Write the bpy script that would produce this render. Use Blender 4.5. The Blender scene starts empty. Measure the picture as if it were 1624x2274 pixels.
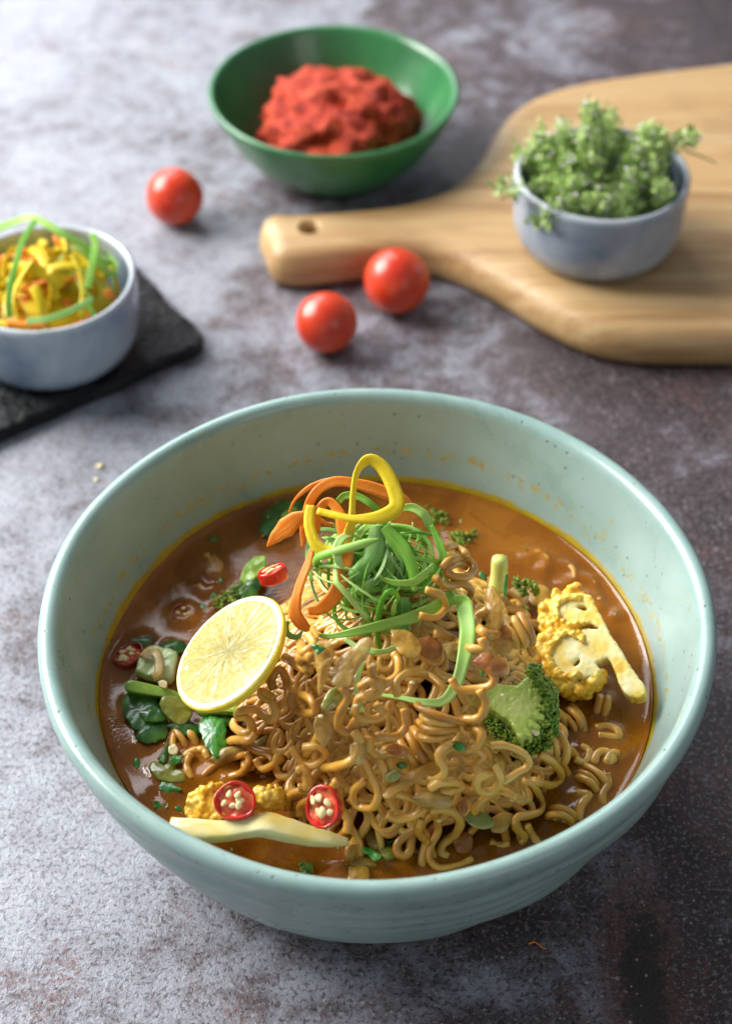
import bpy, bmesh, math, random
import numpy as np
from mathutils import Vector, Matrix, noise as mnoise
random.seed(7)
RNG = np.random.RandomState(11)
scene = bpy.context.scene
COL = scene.collection

# ------------------------------------------------------------------ camera
FPX, PITCH = 3799.6, 0.7812966
CAM = np.array([-0.00343, -0.37581, 0.49254])
PW, PH = 1624.0, 2274.0                       # picture size the measurements were taken at
cam_d = bpy.data.cameras.new('camera')
cam = bpy.data.objects.new('camera', cam_d); COL.objects.link(cam)
cam.location = CAM
cam.rotation_euler = (math.pi/2 - PITCH, 0, 0)
cam_d.sensor_fit = 'VERTICAL'; cam_d.sensor_height = 36.0; cam_d.sensor_width = 36.0
cam_d.lens = FPX/PH*36.0
cam_d.clip_start = 0.01; cam_d.clip_end = 50
cam_d.dof.use_dof = True
cam_d.dof.focus_distance = 0.548
cam_d.dof.aperture_fstop = 7.6
cam_d.dof.aperture_blades = 9
scene.camera = cam

# ------------------------------------------------------------------ world and lamps
w = bpy.data.worlds.new('World'); scene.world = w; w.use_nodes = True
bg = w.node_tree.nodes['Background']
bg.inputs[0].default_value = (0.80, 0.88, 1.0, 1); bg.inputs[1].default_value = 0.28

def area(name, loc, target, sx, sy, power, col):
    l = bpy.data.lights.new(name, 'AREA'); l.shape = 'RECTANGLE'; l.size = sx; l.size_y = sy
    l.energy = power; l.color = col
    o = bpy.data.objects.new(name, l); COL.objects.link(o); o.location = loc
    d = Vector(target) - Vector(loc)
    o.rotation_euler = d.to_track_quat('-Z', 'Y').to_euler()
    o['kind'] = 'helper'
    return o
area('window_light', (-1.25, 0.62, 0.92), (0, 0.1, 0.03), 1.0, 0.95, 60, (1.0, 0.975, 0.94))
area('back_window_light', (-0.72, 1.40, 0.98), (-0.05, 0.1, 0.0), 1.30, 1.15, 26, (0.90, 0.95, 1.0))
area('front_fill_light', (0.75, -1.0, 0.62), (0, 0.05, 0.03), 0.6, 0.7, 2.0, (1.0, 0.97, 0.93))

scene.view_settings.view_transform = 'Standard'
scene.view_settings.look = 'None'
scene.view_settings.exposure = 0.0
scene.view_settings.gamma = 1.0
scene.view_settings.use_curve_mapping = False
scene.render.engine = 'CYCLES'
scene.cycles.use_denoising = True
scene.cycles.max_bounces = 6
scene.cycles.diffuse_bounces = 3
scene.cycles.transparent_max_bounces = 8
scene.cycles.adaptive_threshold = 0.03
scene.cycles.caustics_reflective = False
scene.cycles.caustics_refractive = False
scene.cycles.sample_clamp_indirect = 6.0

# ------------------------------------------------------------------ picture measurement -> place
_d = np.array([0, math.cos(PITCH), -math.sin(PITCH)])
_u = np.array([0, math.sin(PITCH), math.cos(PITCH)])
_r = np.array([1.0, 0, 0])
def ray(x, y): return _d + _r*((x-PW/2)/FPX) - _u*((y-PH/2)/FPX)
def P(x, y, z):
    v = ray(x, y); return CAM + v*((z-CAM[2])/v[2])
def PD(x, y, dep): return CAM + ray(x, y)*dep
def D1(c): return (222+.4443*c[0], 971.3+.4442*c[1])        # four enlarged views -> picture
def D2(c): return (832.5+.4443*c[0], 971.3+.4442*c[1])
def D3(c): return (222+.3759*c[0], 1387.5+.3759*c[1])
def D4(c): return (666+.4785*c[0], 1387.5+.4785*c[1])
def camdir(x, u, wv):                                        # direction from right / up / towards-viewer
    v = _r*x + _u*u - _d*wv
    return v/np.linalg.norm(v)

# ------------------------------------------------------------------ helpers
def nrm(v):
    v = np.asarray(v, float); return v/max(1e-12, np.linalg.norm(v))
class MB:
    """collects vertices and faces in world coordinates"""
    def __init__(s): s.v = []; s.f = []; s.uv = []; s.mi = []; s.n = 0; s.has_uv = False
    def add(s, verts, faces, uv=None, mi=0):
        verts = np.asarray(verts, float)
        s.v.append(verts)
        s.f += [tuple(i+s.n for i in f) for f in faces]
        s.mi += [mi]*len(faces)
        if uv is not None: s.has_uv = True
        s.uv.append(np.zeros((len(verts), 2)) if uv is None else np.asarray(uv, float))
        s.n += len(verts)
        return s
    def verts(s): return np.concatenate(s.v) if s.v else np.zeros((0, 3))
    def build(s, name, mats, parent=None, loc=None, smooth=True):
        V = s.verts()
        if parent is not None: o0 = np.array(parent['_loc'])
        elif loc is not None: o0 = np.array(loc, float)
        else:
            o0 = V.mean(0); o0[2] = V[:, 2].min()
        me = bpy.data.meshes.new(name)
        me.from_pydata((V-o0).tolist(), [], s.f)
        if not isinstance(mats, (list, tuple)): mats = [mats]
        for m in mats: me.materials.append(m)
        if smooth: me.polygons.foreach_set('use_smooth', [True]*len(me.polygons))
        if len(mats) > 1: me.polygons.foreach_set('material_index', s.mi)
        if s.has_uv:
            U = np.concatenate(s.uv)
            lay = me.uv_layers.new(name='UVMap')
            idx = np.zeros(len(me.loops), int); me.loops.foreach_get('vertex_index', idx)
            lay.data.foreach_set('uv', U[idx].ravel())
        me.update()
        o = bpy.data.objects.new(name, me); COL.objects.link(o)
        if parent is not None: o.parent = parent
        else: o.location = o0
        o['_loc'] = [float(a) for a in o0]
        return o
def empty(name, loc):
    o = bpy.data.objects.new(name, None); COL.objects.link(o); o.location = loc
    o.empty_display_size = 0.01
    o['_loc'] = [float(a) for a in loc]
    return o
def tag(o, label, cat, group=None, kind=None):
    o['label'] = label
    if cat: o['category'] = cat
    if group: o['group'] = group
    if kind: o['kind'] = kind
    return o

def spline(pts, n):
    """Catmull-Rom through points, resampled evenly by arc length"""
    p = np.asarray(pts, float)
    if len(p) == 2: p = np.array([p[0], (p[0]+p[1])/2, p[1]])
    q = np.vstack([2*p[0]-p[1], p, 2*p[-1]-p[-2]])
    out = []
    for i in range(1, len(q)-2):
        a, b, c, d = q[i-1], q[i], q[i+1], q[i+2]
        t = np.linspace(0, 1, 14, endpoint=False)[:, None]
        out.append(.5*((2*b)+(c-a)*t+(2*a-5*b+4*c-d)*t*t+(3*b-a-3*c+d)*t**3))
    out.append(q[-2][None]); c = np.vstack(out)
    L = np.r_[0, np.cumsum(np.linalg.norm(np.diff(c, axis=0), axis=1))]
    s = np.linspace(0, L[-1], n)
    return np.stack([np.interp(s, L, c[:, k]) for k in range(c.shape[1])], 1)
def tangents(p):
    t = np.gradient(p, axis=0); return t/np.maximum(1e-12, np.linalg.norm(t, axis=1))[:, None]
def transport(p, n0=None):
    t = tangents(p); n = np.zeros_like(p)
    a = np.array(n0, float) if n0 is not None else np.array([0.13, 0.21, 1.0])
    a = a - t[0]*(a@t[0]); n[0] = nrm(a)
    for i in range(1, len(p)):
        a = n[i-1] - t[i]*(n[i-1]@t[i]); n[i] = nrm(a)
    return t, n, np.cross(t, n)
def tube(mb, p, r, k=10, cap=True, n0=None, flat=1.0, mi=0, phase=0.0):
    p = np.asarray(p, float); N = len(p)
    r = np.broadcast_to(np.asarray(r, float), (N,))
    t, n, b = transport(p, n0)
    a = np.linspace(0, 2*math.pi, k, endpoint=False)+phase
    V = p[:, None]+r[:, None, None]*(np.cos(a)[None, :, None]*n[:, None]*flat+np.sin(a)[None, :, None]*b[:, None])
    V = V.reshape(-1, 3)
    uv = np.stack([np.repeat(np.linspace(0, 1, N), k), np.tile(a/(2*math.pi), N)], 1)
    F = []
    for i in range(N-1):
        for j in range(k):
            j2 = (j+1) % k
            F.append((i*k+j, i*k+j2, (i+1)*k+j2, (i+1)*k+j))
    if cap:
        F.append(tuple(range(k-1, -1, -1))); F.append(tuple((N-1)*k+j for j in range(k)))
    return mb.add(V, F, uv, mi)
def ribbon(mb, p, width, thick, ref=None, twist=0.0, camber=0.0, k=7, mi=0):
    """flat strip with a rounded, slightly cupped section. ref: direction its face looks"""
    p = np.asarray(p, float); N = len(p)
    width = np.broadcast_to(np.asarray(width, float), (N,)); twist = np.broadcast_to(np.asarray(twist, float), (N,))
    thick = np.broadcast_to(np.asarray(thick, float), (N,))
    if ref is None: t, n, b = transport(p, RNG.normal(size=3))
    else:
        t = tangents(p); rf = np.asarray(ref, float)
        n = rf[None] - t*(t@rf)[:, None]; n = n/np.maximum(1e-6, np.linalg.norm(n, axis=1))[:, None]
        b = np.cross(t, n)
    c, s = np.cos(twist)[:, None], np.sin(twist)[:, None]
    n, b = n*c+b*s, b*c-n*s
    x = np.linspace(-.5, .5, k)
    ed = np.sqrt(np.maximum(0, 1-(2*x)**6))*.9+.1
    xs = np.r_[x, x[::-1]]; ys = np.r_[ed*.5, -ed[::-1]*.5]; cv = np.r_[x, x[::-1]]**2*4
    K = 2*k
    V = p[:, None]+b[:, None]*(xs[None, :]*width[:, None])[..., None]+n[:, None]*((ys[None]*thick[:, None])+camber*cv[None]*width[:, None])[..., None]
    V = V.reshape(-1, 3)
    uv = np.stack([np.repeat(np.linspace(0, 1, N), K), np.tile(xs+.5, N)], 1)
    F = []
    for i in range(N-1):
        for j in range(K):
            j2 = (j+1) % K
            F.append((i*K+j, i*K+j2, (i+1)*K+j2, (i+1)*K+j))
    F.append(tuple(range(K-1, -1, -1))); F.append(tuple((N-1)*K+j for j in range(K)))
    return mb.add(V, F, uv, mi)
def ico(sub):
    bm = bmesh.new(); bmesh.ops.create_icosphere(bm, subdivisions=sub, radius=1.0)
    v = np.array([q.co[:] for q in bm.verts]); f = [tuple(x.index for x in q.verts) for q in bm.faces]
    bm.free(); return v, f
ICO = {k: ico(k) for k in (1, 2, 3, 4, 5)}
def nz(p, sc, off=0.0): return mnoise.noise(Vector((p[0]*sc+off, p[1]*sc+off*1.7, p[2]*sc-off)))
def fbm(p, sc, off=0.0, oc=3):
    s = 0; a = 1.0
    for k in range(oc): s += a*nz(p, sc, off+k*7.3); sc *= 2; a *= .5
    return s
def frame(zdir, xhint=(1, 0, 0)):
    z = nrm(zdir); x = np.asarray(xhint, float); x = nrm(x-z*(x@z)); y = np.cross(z, x)
    return np.stack([x, y, z], 1)            # columns
def blob(mb, c, rad, sub=3, rot=None, amp=0.0, sc=1.0, off=None, mi=0, oc=3, sq=None):
    v, f = ICO[sub]; v = v.copy()
    if sq: v = np.sign(v)*np.abs(v)**sq
    if amp:
        off = random.random()*50 if off is None else off
        d = np.array([fbm(q, sc, off, oc) for q in v]); v = v*(1+amp*d)[:, None]
    v = v*np.asarray(rad, float)
    if rot is not None: v = v@np.asarray(rot).T
    return mb.add(v+np.asarray(c), f, None, mi)
def lathe(mb, prof, c, n=160, mi=0, wob=None, closed=False):
    prof = np.asarray(prof, float); m = len(prof)
    a = np.linspace(0, 2*math.pi, n, endpoint=False)
    V = np.zeros((m, n, 3))
    for i in range(m):
        r = np.full(n, prof[i, 0]); z = np.full(n, prof[i, 1])
        if wob:
            dr, dz = wob(a, prof[i, 0], prof[i, 1], i); r = r+dr; z = z+dz
        V[i, :, 0] = r*np.cos(a); V[i, :, 1] = r*np.sin(a); V[i, :, 2] = z
    F = []
    rows = m if closed else m-1
    for i in range(rows):
        i2 = (i+1) % m
        for j in range(n):
            j2 = (j+1) % n
            F.append((i*n+j, i*n+j2, i2*n+j2, i2*n+j))
    if not closed:
        if prof[0, 0] > 1e-6: F.append(tuple(range(n-1, -1, -1)))
        if prof[-1, 0] > 1e-6: F.append(tuple((m-1)*n+j for j in range(n)))
    return mb.add(V.reshape(-1, 3)+np.asarray(c), F, None, mi)
def smooth_prof(pts, n):
    return spline(np.asarray(pts, float), n)

def fuse(o, voxel, smooth=3, ripple=0.0, sc=300.0):
    """melts overlapping lumps of one part into one skin"""
    md = o.modifiers.new('r', 'REMESH'); md.mode = 'VOXEL'; md.voxel_size = voxel; md.use_smooth_shade = True
    sm = o.modifiers.new('s', 'SMOOTH'); sm.factor = .5; sm.iterations = smooth
    dg = bpy.context.evaluated_depsgraph_get(); me = bpy.data.meshes.new_from_object(o.evaluated_get(dg))
    o.modifiers.clear(); o.data = me
    if ripple:
        n_ = len(me.vertices); co = np.zeros(n_*3); no = np.zeros(n_*3)
        me.vertices.foreach_get('co', co); me.vertices.foreach_get('normal', no); co = co.reshape(-1, 3); no = no.reshape(-1, 3)
        co = co+no*np.array([ripple*fbm(q, sc, 3.0, 2) for q in co])[:, None]
        me.vertices.foreach_set('co', co.ravel()); me.update()
    me.polygons.foreach_set('use_smooth', [True]*len(me.polygons))
    return o
# ------------------------------------------------------------------ materials
def see_through(t, col, k):
    """thin plant tissue: part of the light passes through"""
    tl = t.n('BsdfTranslucent'); t.set(tl.inputs[0], col)
    mx = t.n('MixShader', i0=k); t.set(mx.inputs[1], t.p.outputs[0]); t.set(mx.inputs[2], tl.outputs[0])
    t.t.links.new(mx.outputs[0], t.out.inputs['Surface'])
class NT:
    def __init__(s, name):
        s.m = bpy.data.materials.new(name); s.m.use_nodes = True; s.t = s.m.node_tree
        s.p = s.t.nodes['Principled BSDF']; s.out = s.t.nodes['Material Output']
    def n(s, typ, **kw):
        nd = s.t.nodes.new('ShaderNode'+typ)
        for k, v in kw.items():
            if k[0] == 'i' and k[1:].isdigit(): s.set(nd.inputs[int(k[1:])], v)
            elif hasattr(nd, k): setattr(nd, k, v)
            else: s.set(nd.inputs[k.replace('_', ' ')], v)
        return nd
    def set(s, sock, v):
        if isinstance(v, bpy.types.NodeSocket): s.t.links.new(v, sock)
        elif isinstance(v, (tuple, list)) and len(v) == 3 and sock.type == 'RGBA': sock.default_value = (*v, 1)
        else: sock.default_value = v
    def P(s, **kw):
        for k, v in kw.items(): s.set(s.p.inputs[k.replace('_', ' ')], v)
        return s
    def coord(s, kind='Object'):
        return s.n('TexCoord').outputs[kind]
    def noise(s, scale, detail=4, rough=.55, vec=None, dist=0.0):
        nd = s.n('TexNoise', Scale=scale, Detail=detail, Roughness=rough, Distortion=dist)
        s.set(nd.inputs['Vector'], vec if vec is not None else s.coord())
        return nd.outputs['Fac']
    def ramp(s, fac, stops, interp='LINEAR'):
        r = s.n('ValToRGB'); cr = r.color_ramp; cr.interpolation = interp
        while len(cr.elements) < len(stops): cr.elements.new(.5)
        for e, (pos, c) in zip(cr.elements, stops):
            e.position = pos; e.color = (*c, 1) if isinstance(c, tuple) else (c, c, c, 1)
        s.set(r.inputs[0], fac); return r.outputs[0]
    def mix(s, fac, a, b, mode='MIX'):
        m = s.n('Mix', data_type='RGBA', blend_type=mode)
        s.set(m.inputs[0], fac); s.set(m.inputs[6], a); s.set(m.inputs[7], b); return m.outputs[2]
    def math(s, op, a, b=0.0, c=None, clamp=False):
        m = s.n('Math', operation=op, use_clamp=clamp); s.set(m.inputs[0], a); s.set(m.inputs[1], b)
        if c is not None: s.set(m.inputs[2], c)
        return m.outputs[0]
    def maprange(s, v, a, b, c=0.0, d=1.0):
        m = s.n('MapRange'); s.set(m.inputs[0], v)
        for i, q in enumerate((a, b, c, d)): s.set(m.inputs[i+1], q)
        return m.outputs[0]
    def bump(s, h, strength=.3, dist=.001, normal=None):
        b = s.n('Bump', Strength=strength, Distance=dist); s.set(b.inputs['Height'], h)
        if normal is not None: s.set(b.inputs['Normal'], normal)
        return b.outputs[0]
    def sep(s, v):
        return s.n('SeparateXYZ', i0=v).outputs

def simple(name, stops, scale, rough=.4, sss=0.0, coat=0.0, bump=(0, 0), sssr=.002, detail=4, vecscale=None, trans=0.0, spec=.5, coatr=.08):
    t = NT(name); v = t.coord()
    if vecscale:
        mp = t.n('Mapping'); t.set(mp.inputs[0], v); mp.inputs['Scale'].default_value = vecscale; v = mp.outputs[0]
    f = t.noise(scale, detail, vec=v)
    c = t.ramp(f, stops) if len(stops) > 1 else stops[0][1]
    t.P(Base_Color=c, Roughness=rough, Coat_Weight=coat, Coat_Roughness=coatr)
    t.set(t.p.inputs['Specular IOR Level'], spec)
    if sss:
        t.P(Subsurface_Weight=sss, Subsurface_Scale=sssr); t.p.inputs['Subsurface Radius'].default_value = (1.0, .6, .3)
    if trans: t.P(Transmission_Weight=trans)
    if bump[0]:
        t.P(Normal=t.bump(t.noise(bump[0], 3, vec=v), bump[1], .0006))
    return t.m

M = {}
def m_table():
    t = NT('mottled_stone'); v = t.coord('Object'); x, y, z = t.sep(v)
    big = t.noise(15, 5, .62, v, .8)
    mid = t.noise(80, 6, .68, v, .3)
    fine = t.noise(440, 4, .74, v, .2)
    S = lambda f, k: t.math('MULTIPLY', t.math('SUBTRACT', f, .5), k)
    # worn print of the backdrop: plum-brown patches get denser to one side
    bias = t.math('ADD', t.math('MULTIPLY', x, 3.3), t.math('MULTIPLY', y, -.20))
    patch = t.math('ADD', t.math('ADD', S(big, 2.7), bias), S(mid, 2.1))
    col = t.ramp(t.maprange(patch, -.95, .95), [(0.0, (.36, .38, .43)), (.30, (.27, .28, .325)), (.46, (.165, .156, .180)), (.58, (.090, .070, .079)), (.72, (.046, .031, .034)), (1.0, (.022, .015, .016))])
    pl = t.maprange(t.noise(190, 4, .7, v, .4), .50, .62)
    col = t.mix(t.math('MULTIPLY', pl, .26), col, t.mix(.55, col, (.17, .075, .092)))
    rust = t.math('MULTIPLY', t.maprange(t.noise(24, 4, .6, v, .8), .55, .66), t.maprange(fine, .45, .58))
    col = t.mix(t.math('MULTIPLY', rust, .72), col, (.14, .046, .028))
    # grit: dark pits and pale grains, crisp edged
    dens = t.maprange(patch, -.7, .3, .42, .92)
    pit = t.maprange(t.noise(560, 3, .62, v, .3), .535, .60)
    col = t.mix(t.math('MULTIPLY', pit, dens), col, (.026, .018, .020))
    off1 = t.n('VectorMath', operation='ADD'); t.set(off1.inputs[0], v); off1.inputs[1].default_value = (3.1, 7.7, 1.3)
    pale = t.maprange(t.noise(640, 3, .62, off1.outputs[0], .3), .55, .61)
    col = t.mix(t.math('MULTIPLY', pale, .46), col, t.mix(.6, col, (.46, .45, .48)))
    pink = t.maprange(t.noise(380, 3, .6, off1.outputs[0], .3), .58, .64)
    col = t.mix(t.math('MULTIPLY', pink, .24), col, (.20, .105, .115))
    # one black worn-through patch with a rusty rim, at the lower right
    px_, py_, _ = P(1425, 2170, 0)
    dx_ = t.math('DIVIDE', t.math('SUBTRACT', x, px_), .0085); dy_ = t.math('DIVIDE', t.math('SUBTRACT', y, py_), .026)
    rr = t.math('ADD', t.math('SQRT', t.math('ADD', t.math('MULTIPLY', dx_, dx_), t.math('MULTIPLY', dy_, dy_))), t.math('ADD', S(mid, 3.2), S(fine, 2.2)))
    col = t.mix(t.math('MULTIPLY', t.maprange(rr, 1.75, 1.2), .6), col, (.13, .048, .032))
    col = t.mix(t.math('MULTIPLY', t.maprange(rr, 1.2, .7), .85), col, (.012, .010, .010))
    # pale mineral specks of several sizes
    for sc_, lo_, hi_, k_ in ((330.0, .25, .15, .46), (150.0, .14, .085, .50), (600.0, .30, .18, .44)):
        vo = t.n('TexVoronoi', Scale=sc_); t.set(vo.inputs['Vector'], v)
        wv = t.n('TexWhiteNoise', noise_dimensions='3D'); t.set(wv.inputs['Vector'], vo.outputs['Position'])
        g_ = t.math('MULTIPLY', t.maprange(vo.outputs['Distance'], lo_, hi_), t.maprange(wv.outputs['Value'], .84, .99))
        col = t.mix(t.math('MULTIPLY', g_, .65), col, (.46, .42, .415))
    rough = t.math('ADD', t.maprange(mid, .3, .7, .30, .44), t.math('MULTIPLY', fine, .12))
    h = t.math('SUBTRACT', t.math('ADD', t.math('MULTIPLY', fine, .9), t.math('MULTIPLY', mid, .6)), t.math('MULTIPLY', pit, .25))
    t.P(Base_Color=col, Roughness=rough, Normal=t.bump(h, .45, .0012), Specular_IOR_Level=.55)
    return t.m
M['table'] = m_table()

SOUP = 0.042
def m_bowl():
    t = NT('celadon_glaze'); v = t.coord('Object'); x, y, z = t.sep(v)
    mot = t.noise(38, 5, .6, v, .4)
    col = t.ramp(mot, [(.25, (.225, .350, .318)), (.5, (.285, .425, .390)), (.75, (.335, .465, .435))])
    warm = t.maprange(t.noise(22, 4, .6, v), .48, .68)
    col = t.mix(t.math('MULTIPLY', warm, .30), col, (.27, .36, .32))
    # glaze thins on the turning rings of the outside
    mp = t.n('Mapping'); t.set(mp.inputs[0], v); mp.inputs['Scale'].default_value = (1, 1, 9)
    streak = t.maprange(t.noise(62, 5, .65, mp.outputs[0], .5), .50, .72)
    r2 = t.math('SQRT', t.math('ADD', t.math('MULTIPLY', x, x), t.math('MULTIPLY', y, y)))
    inside = t.maprange(t.math('SUBTRACT', t.math('MULTIPLY_ADD', z, .50, .0735), r2), -.0004, .0004)
    col = t.mix(t.math('MULTIPLY', t.math('MULTIPLY', streak, t.math('SUBTRACT', 1.0, inside)), .35), col, (.42, .49, .48))
    # iron specks and pin holes
    vo = t.n('TexVoronoi', Scale=230.0); t.set(vo.inputs['Vector'], v)
    pin = t.math('MULTIPLY', t.maprange(vo.outputs['Distance'], .17, .07), t.maprange(t.noise(120, 1, .5, v), .50, .60))
    sp = t.maprange(t.noise(260, 2, .5, v), .70, .77)
    col = t.mix(t.math('MULTIPLY', sp, .40), col, (.20, .19, .15))
    col = t.mix(t.math('MULTIPLY', pin, .75), col, (.07, .085, .07))
    # turmeric stain left by the broth: a crust at the broth line and dried drops above it
    nb = t.noise(75, 4, .6, v)
    top = t.math('ADD', SOUP+.0012, t.math('MULTIPLY', nb, .0052))
    crust = t.maprange(t.math('SUBTRACT', top, z), -.0005, .0009)
    dz = t.math('ABSOLUTE', t.math('SUBTRACT', z, t.math('MULTIPLY_ADD', t.noise(13, 2, .5, v), .014, SOUP+.0045)))
    drops = t.math('MULTIPLY', t.maprange(dz, .0030, .0006), t.maprange(t.noise(420, 3, .6, v), .52, .60))
    spl = t.math('MULTIPLY', t.maprange(t.noise(210, 2, .5, v), .70, .75), .8)
    st = t.math('MULTIPLY', t.math('MAXIMUM', t.math('MAXIMUM', crust, t.math('MULTIPLY', drops, .8)), t.math('MULTIPLY', spl, .35)), inside)
    col = t.mix(st, col, t.ramp(t.noise(150, 2, .5, v), [(.3, (.36, .24, .006)), (.7, (.46, .36, .012))]))
    h = t.math('ADD', t.math('MULTIPLY', t.noise(120, 4, .6, v), .5), t.math('MULTIPLY', t.math('MULTIPLY', streak, t.math('SUBTRACT', 1.0, inside)), .6))
    h = t.math('SUBTRACT', h, t.math('MULTIPLY', pin, .8))
    t.P(Base_Color=col, Roughness=t.maprange(mot, .3, .7, .24, .40), Normal=t.bump(h, .28, .0008), Coat_Weight=.35, Coat_Roughness=.16)
    return t.m
M['bowl'] = m_bowl()
M['foot'] = simple('unglazed_clay', [(.3, (.17, .105, .07)), (.7, (.26, .17, .12))], 300, .8)

def m_broth():
    t = NT('curry_broth'); v = t.coord('Object')
    n1 = t.noise(40, 5, .6, v, .6); n2 = t.noise(260, 3, .6, v)
    col = t.ramp(n1, [(.3, (.33, .095, .006)), (.55, (.46, .160, .012)), (.75, (.56, .22, .022))])
    oil = t.maprange(n2, .57, .66)
    col = t.mix(t.math('MULTIPLY', oil, .35), col, (.46, .17, .02))
    ov = t.n('TexVoronoi', Scale=170.0); t.set(ov.inputs['Vector'], v)
    ow = t.n('TexWhiteNoise', noise_dimensions='3D'); t.set(ow.inputs['Vector'], ov.outputs['Position'])
    orad = t.maprange(ow.outputs['Value'], .35, 1.0, .0, .34)
    bead = t.maprange(t.math('SUBTRACT', orad, ov.outputs['Distance']), .0, .03)
    col = t.mix(t.math('MULTIPLY', bead, .40), col, (.55, .20, .012))
    dif = t.n('BsdfDiffuse', Color=col)
    tr = t.n('BsdfTransparent'); tr.inputs[0].default_value = (1, .93, .80, 1)
    body = t.n('MixShader', i0=t.maprange(n1, .3, .7, .50, .34)); t.set(body.inputs[1], dif.outputs[0]); t.set(body.inputs[2], tr.outputs[0])
    # fine oil froth dulls the mirror here and there
    vo = t.n('TexVoronoi', Scale=1100.0, feature='SMOOTH_F1'); t.set(vo.inputs['Vector'], v)
    foam = t.math('MULTIPLY', t.maprange(vo.outputs['Distance'], .1, .6, 1.0, 0.0), t.maprange(t.noise(34, 3, .55, v), .50, .64))
    bmp = t.bump(t.math('ADD', t.math('ADD', t.noise(900, 3, .6, v), t.math('MULTIPLY', foam, 1.6)), t.math('ADD', t.math('MULTIPLY', bead, 1.2), t.math('MULTIPLY', t.noise(70, 2, .5, v), 1.5))), .12, .0005)
    t.set(dif.inputs['Normal'], bmp)
    gl = t.n('BsdfGlossy', Roughness=t.maprange(n1, .35, .7, .035, .14)); t.set(gl.inputs['Normal'], bmp); gl.inputs[0].default_value = (1, 1, 1, 1)
    fr = t.n('Fresnel', IOR=1.42); t.set(fr.inputs['Normal'], bmp)
    mx = t.n('MixShader', i0=fr.outputs[0]); t.set(mx.inputs[1], body.outputs[0]); t.set(mx.inputs[2], gl.outputs[0])
    t.t.links.new(mx.outputs[0], t.out.inputs['Surface'])
    va = t.n('VolumeAbsorption', Density=330.0); va.inputs[0].default_value = (.83, .45, .06, 1)
    t.t.links.new(va.outputs[0], t.out.inputs['Volume'])
    t.t.nodes.remove(t.p)
    return t.m
M['broth'] = m_broth()

def m_noodle(name, a, b, c):
    t = NT(name); v = t.coord('Object')
    info = t.n('ObjectInfo').outputs['Random']
    n1 = t.noise(55, 4, .6, v)
    f = t.math('ADD', n1, t.math('MULTIPLY', t.math('SUBTRACT', info, .5), .34))
    col = t.ramp(f, [(.25, a), (.5, b), (.78, c)])
    sp = t.maprange(t.noise(520, 2, .5, v), .66, .73)
    col = t.mix(t.math('MULTIPLY', sp, .45), col, (.50, .17, .02))
    h = t.math('ADD', t.noise(700, 3, .6, v), t.math('MULTIPLY', t.noise(220, 2, .5, v), 1.3))
    t.P(Base_Color=col, Roughness=t.maprange(n1, .3, .7, .32, .46), Coat_Weight=.5, Coat_Roughness=.11, Normal=t.bump(h, .24, .0005),
        Subsurface_Weight=.40, Subsurface_Scale=.0025)
    t.p.inputs['Subsurface Radius'].default_value = (1.0, .55, .22)
    return t.m
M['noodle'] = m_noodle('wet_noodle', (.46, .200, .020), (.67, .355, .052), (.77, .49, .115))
M['noodle_dark'] = m_noodle('noodle_with_gap_shade', (.22, .09, .02), (.33, .15, .035), (.45, .23, .06))  # darker noodle copy; sauce and the shade of the gaps in its colour

def m_strip(name, stops, rough=.35, sss=.2, stripes=26.0, bump=.25, coat=.08):
    """vegetable strip: fibres run along the UV length"""
    t = NT(name); uv = t.coord('UV'); u, vv, _ = t.sep(uv)
    info = t.n('ObjectInfo').outputs['Random']
    cmb = t.n('CombineXYZ'); t.set(cmb.inputs[0], t.math('MULTIPLY', u, 2.2)); t.set(cmb.inputs[1], t.math('MULTIPLY', vv, stripes)); t.set(cmb.inputs[2], t.math('MULTIPLY', info, 40.0))
    n1 = t.noise(1.0, 3, .55, cmb.outputs[0])
    cm2 = t.n('CombineXYZ'); t.set(cm2.inputs[0], t.math('MULTIPLY', u, 1.6)); t.set(cm2.inputs[1], t.math('MULTIPLY', info, 30.0))
    n2 = t.noise(1.0, 2, .5, cm2.outputs[0])
    f = t.math('ADD', t.math('MULTIPLY', n1, .62), t.math('ADD', t.math('MULTIPLY', n2, .45), t.math('MULTIPLY', t.math('SUBTRACT', info, .5), .28)))
    col = t.ramp(f, stops)
    t.P(Base_Color=col, Roughness=rough, Coat_Weight=coat, Coat_Roughness=.15, Specular_IOR_Level=.35, Normal=t.bump(n1, bump, .0004))
    see_through(t, col, .18)
    return t.m
M['scallion'] = m_strip('spring_onion_green', [(.26, (.06, .26, .014)), (.37, (.14, .47, .032)), (.48, (.32, .67, .075)), (.62, (.56, .80, .22)), (.80, (.78, .90, .52))])
M['scallion_pale'] = m_strip('spring_onion_pale', [(.30, (.10, .34, .04)), (.48, (.28, .56, .13)), (.62, (.50, .72, .30)), (.8, (.72, .86, .58))])
M['scallion_mid'] = m_strip('spring_onion_leaf', [(.28, (.12, .40, .024)), (.42, (.27, .60, .065)), (.57, (.46, .74, .16)), (.78, (.68, .85, .42))], rough=.42)
def m_flesh(name, stops, scale=90, rough=.32, sss=.35, coat=.3, bs=500, bstr=.25):
    return simple(name, stops, scale, rough, sss, coat, (bs, bstr))
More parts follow.
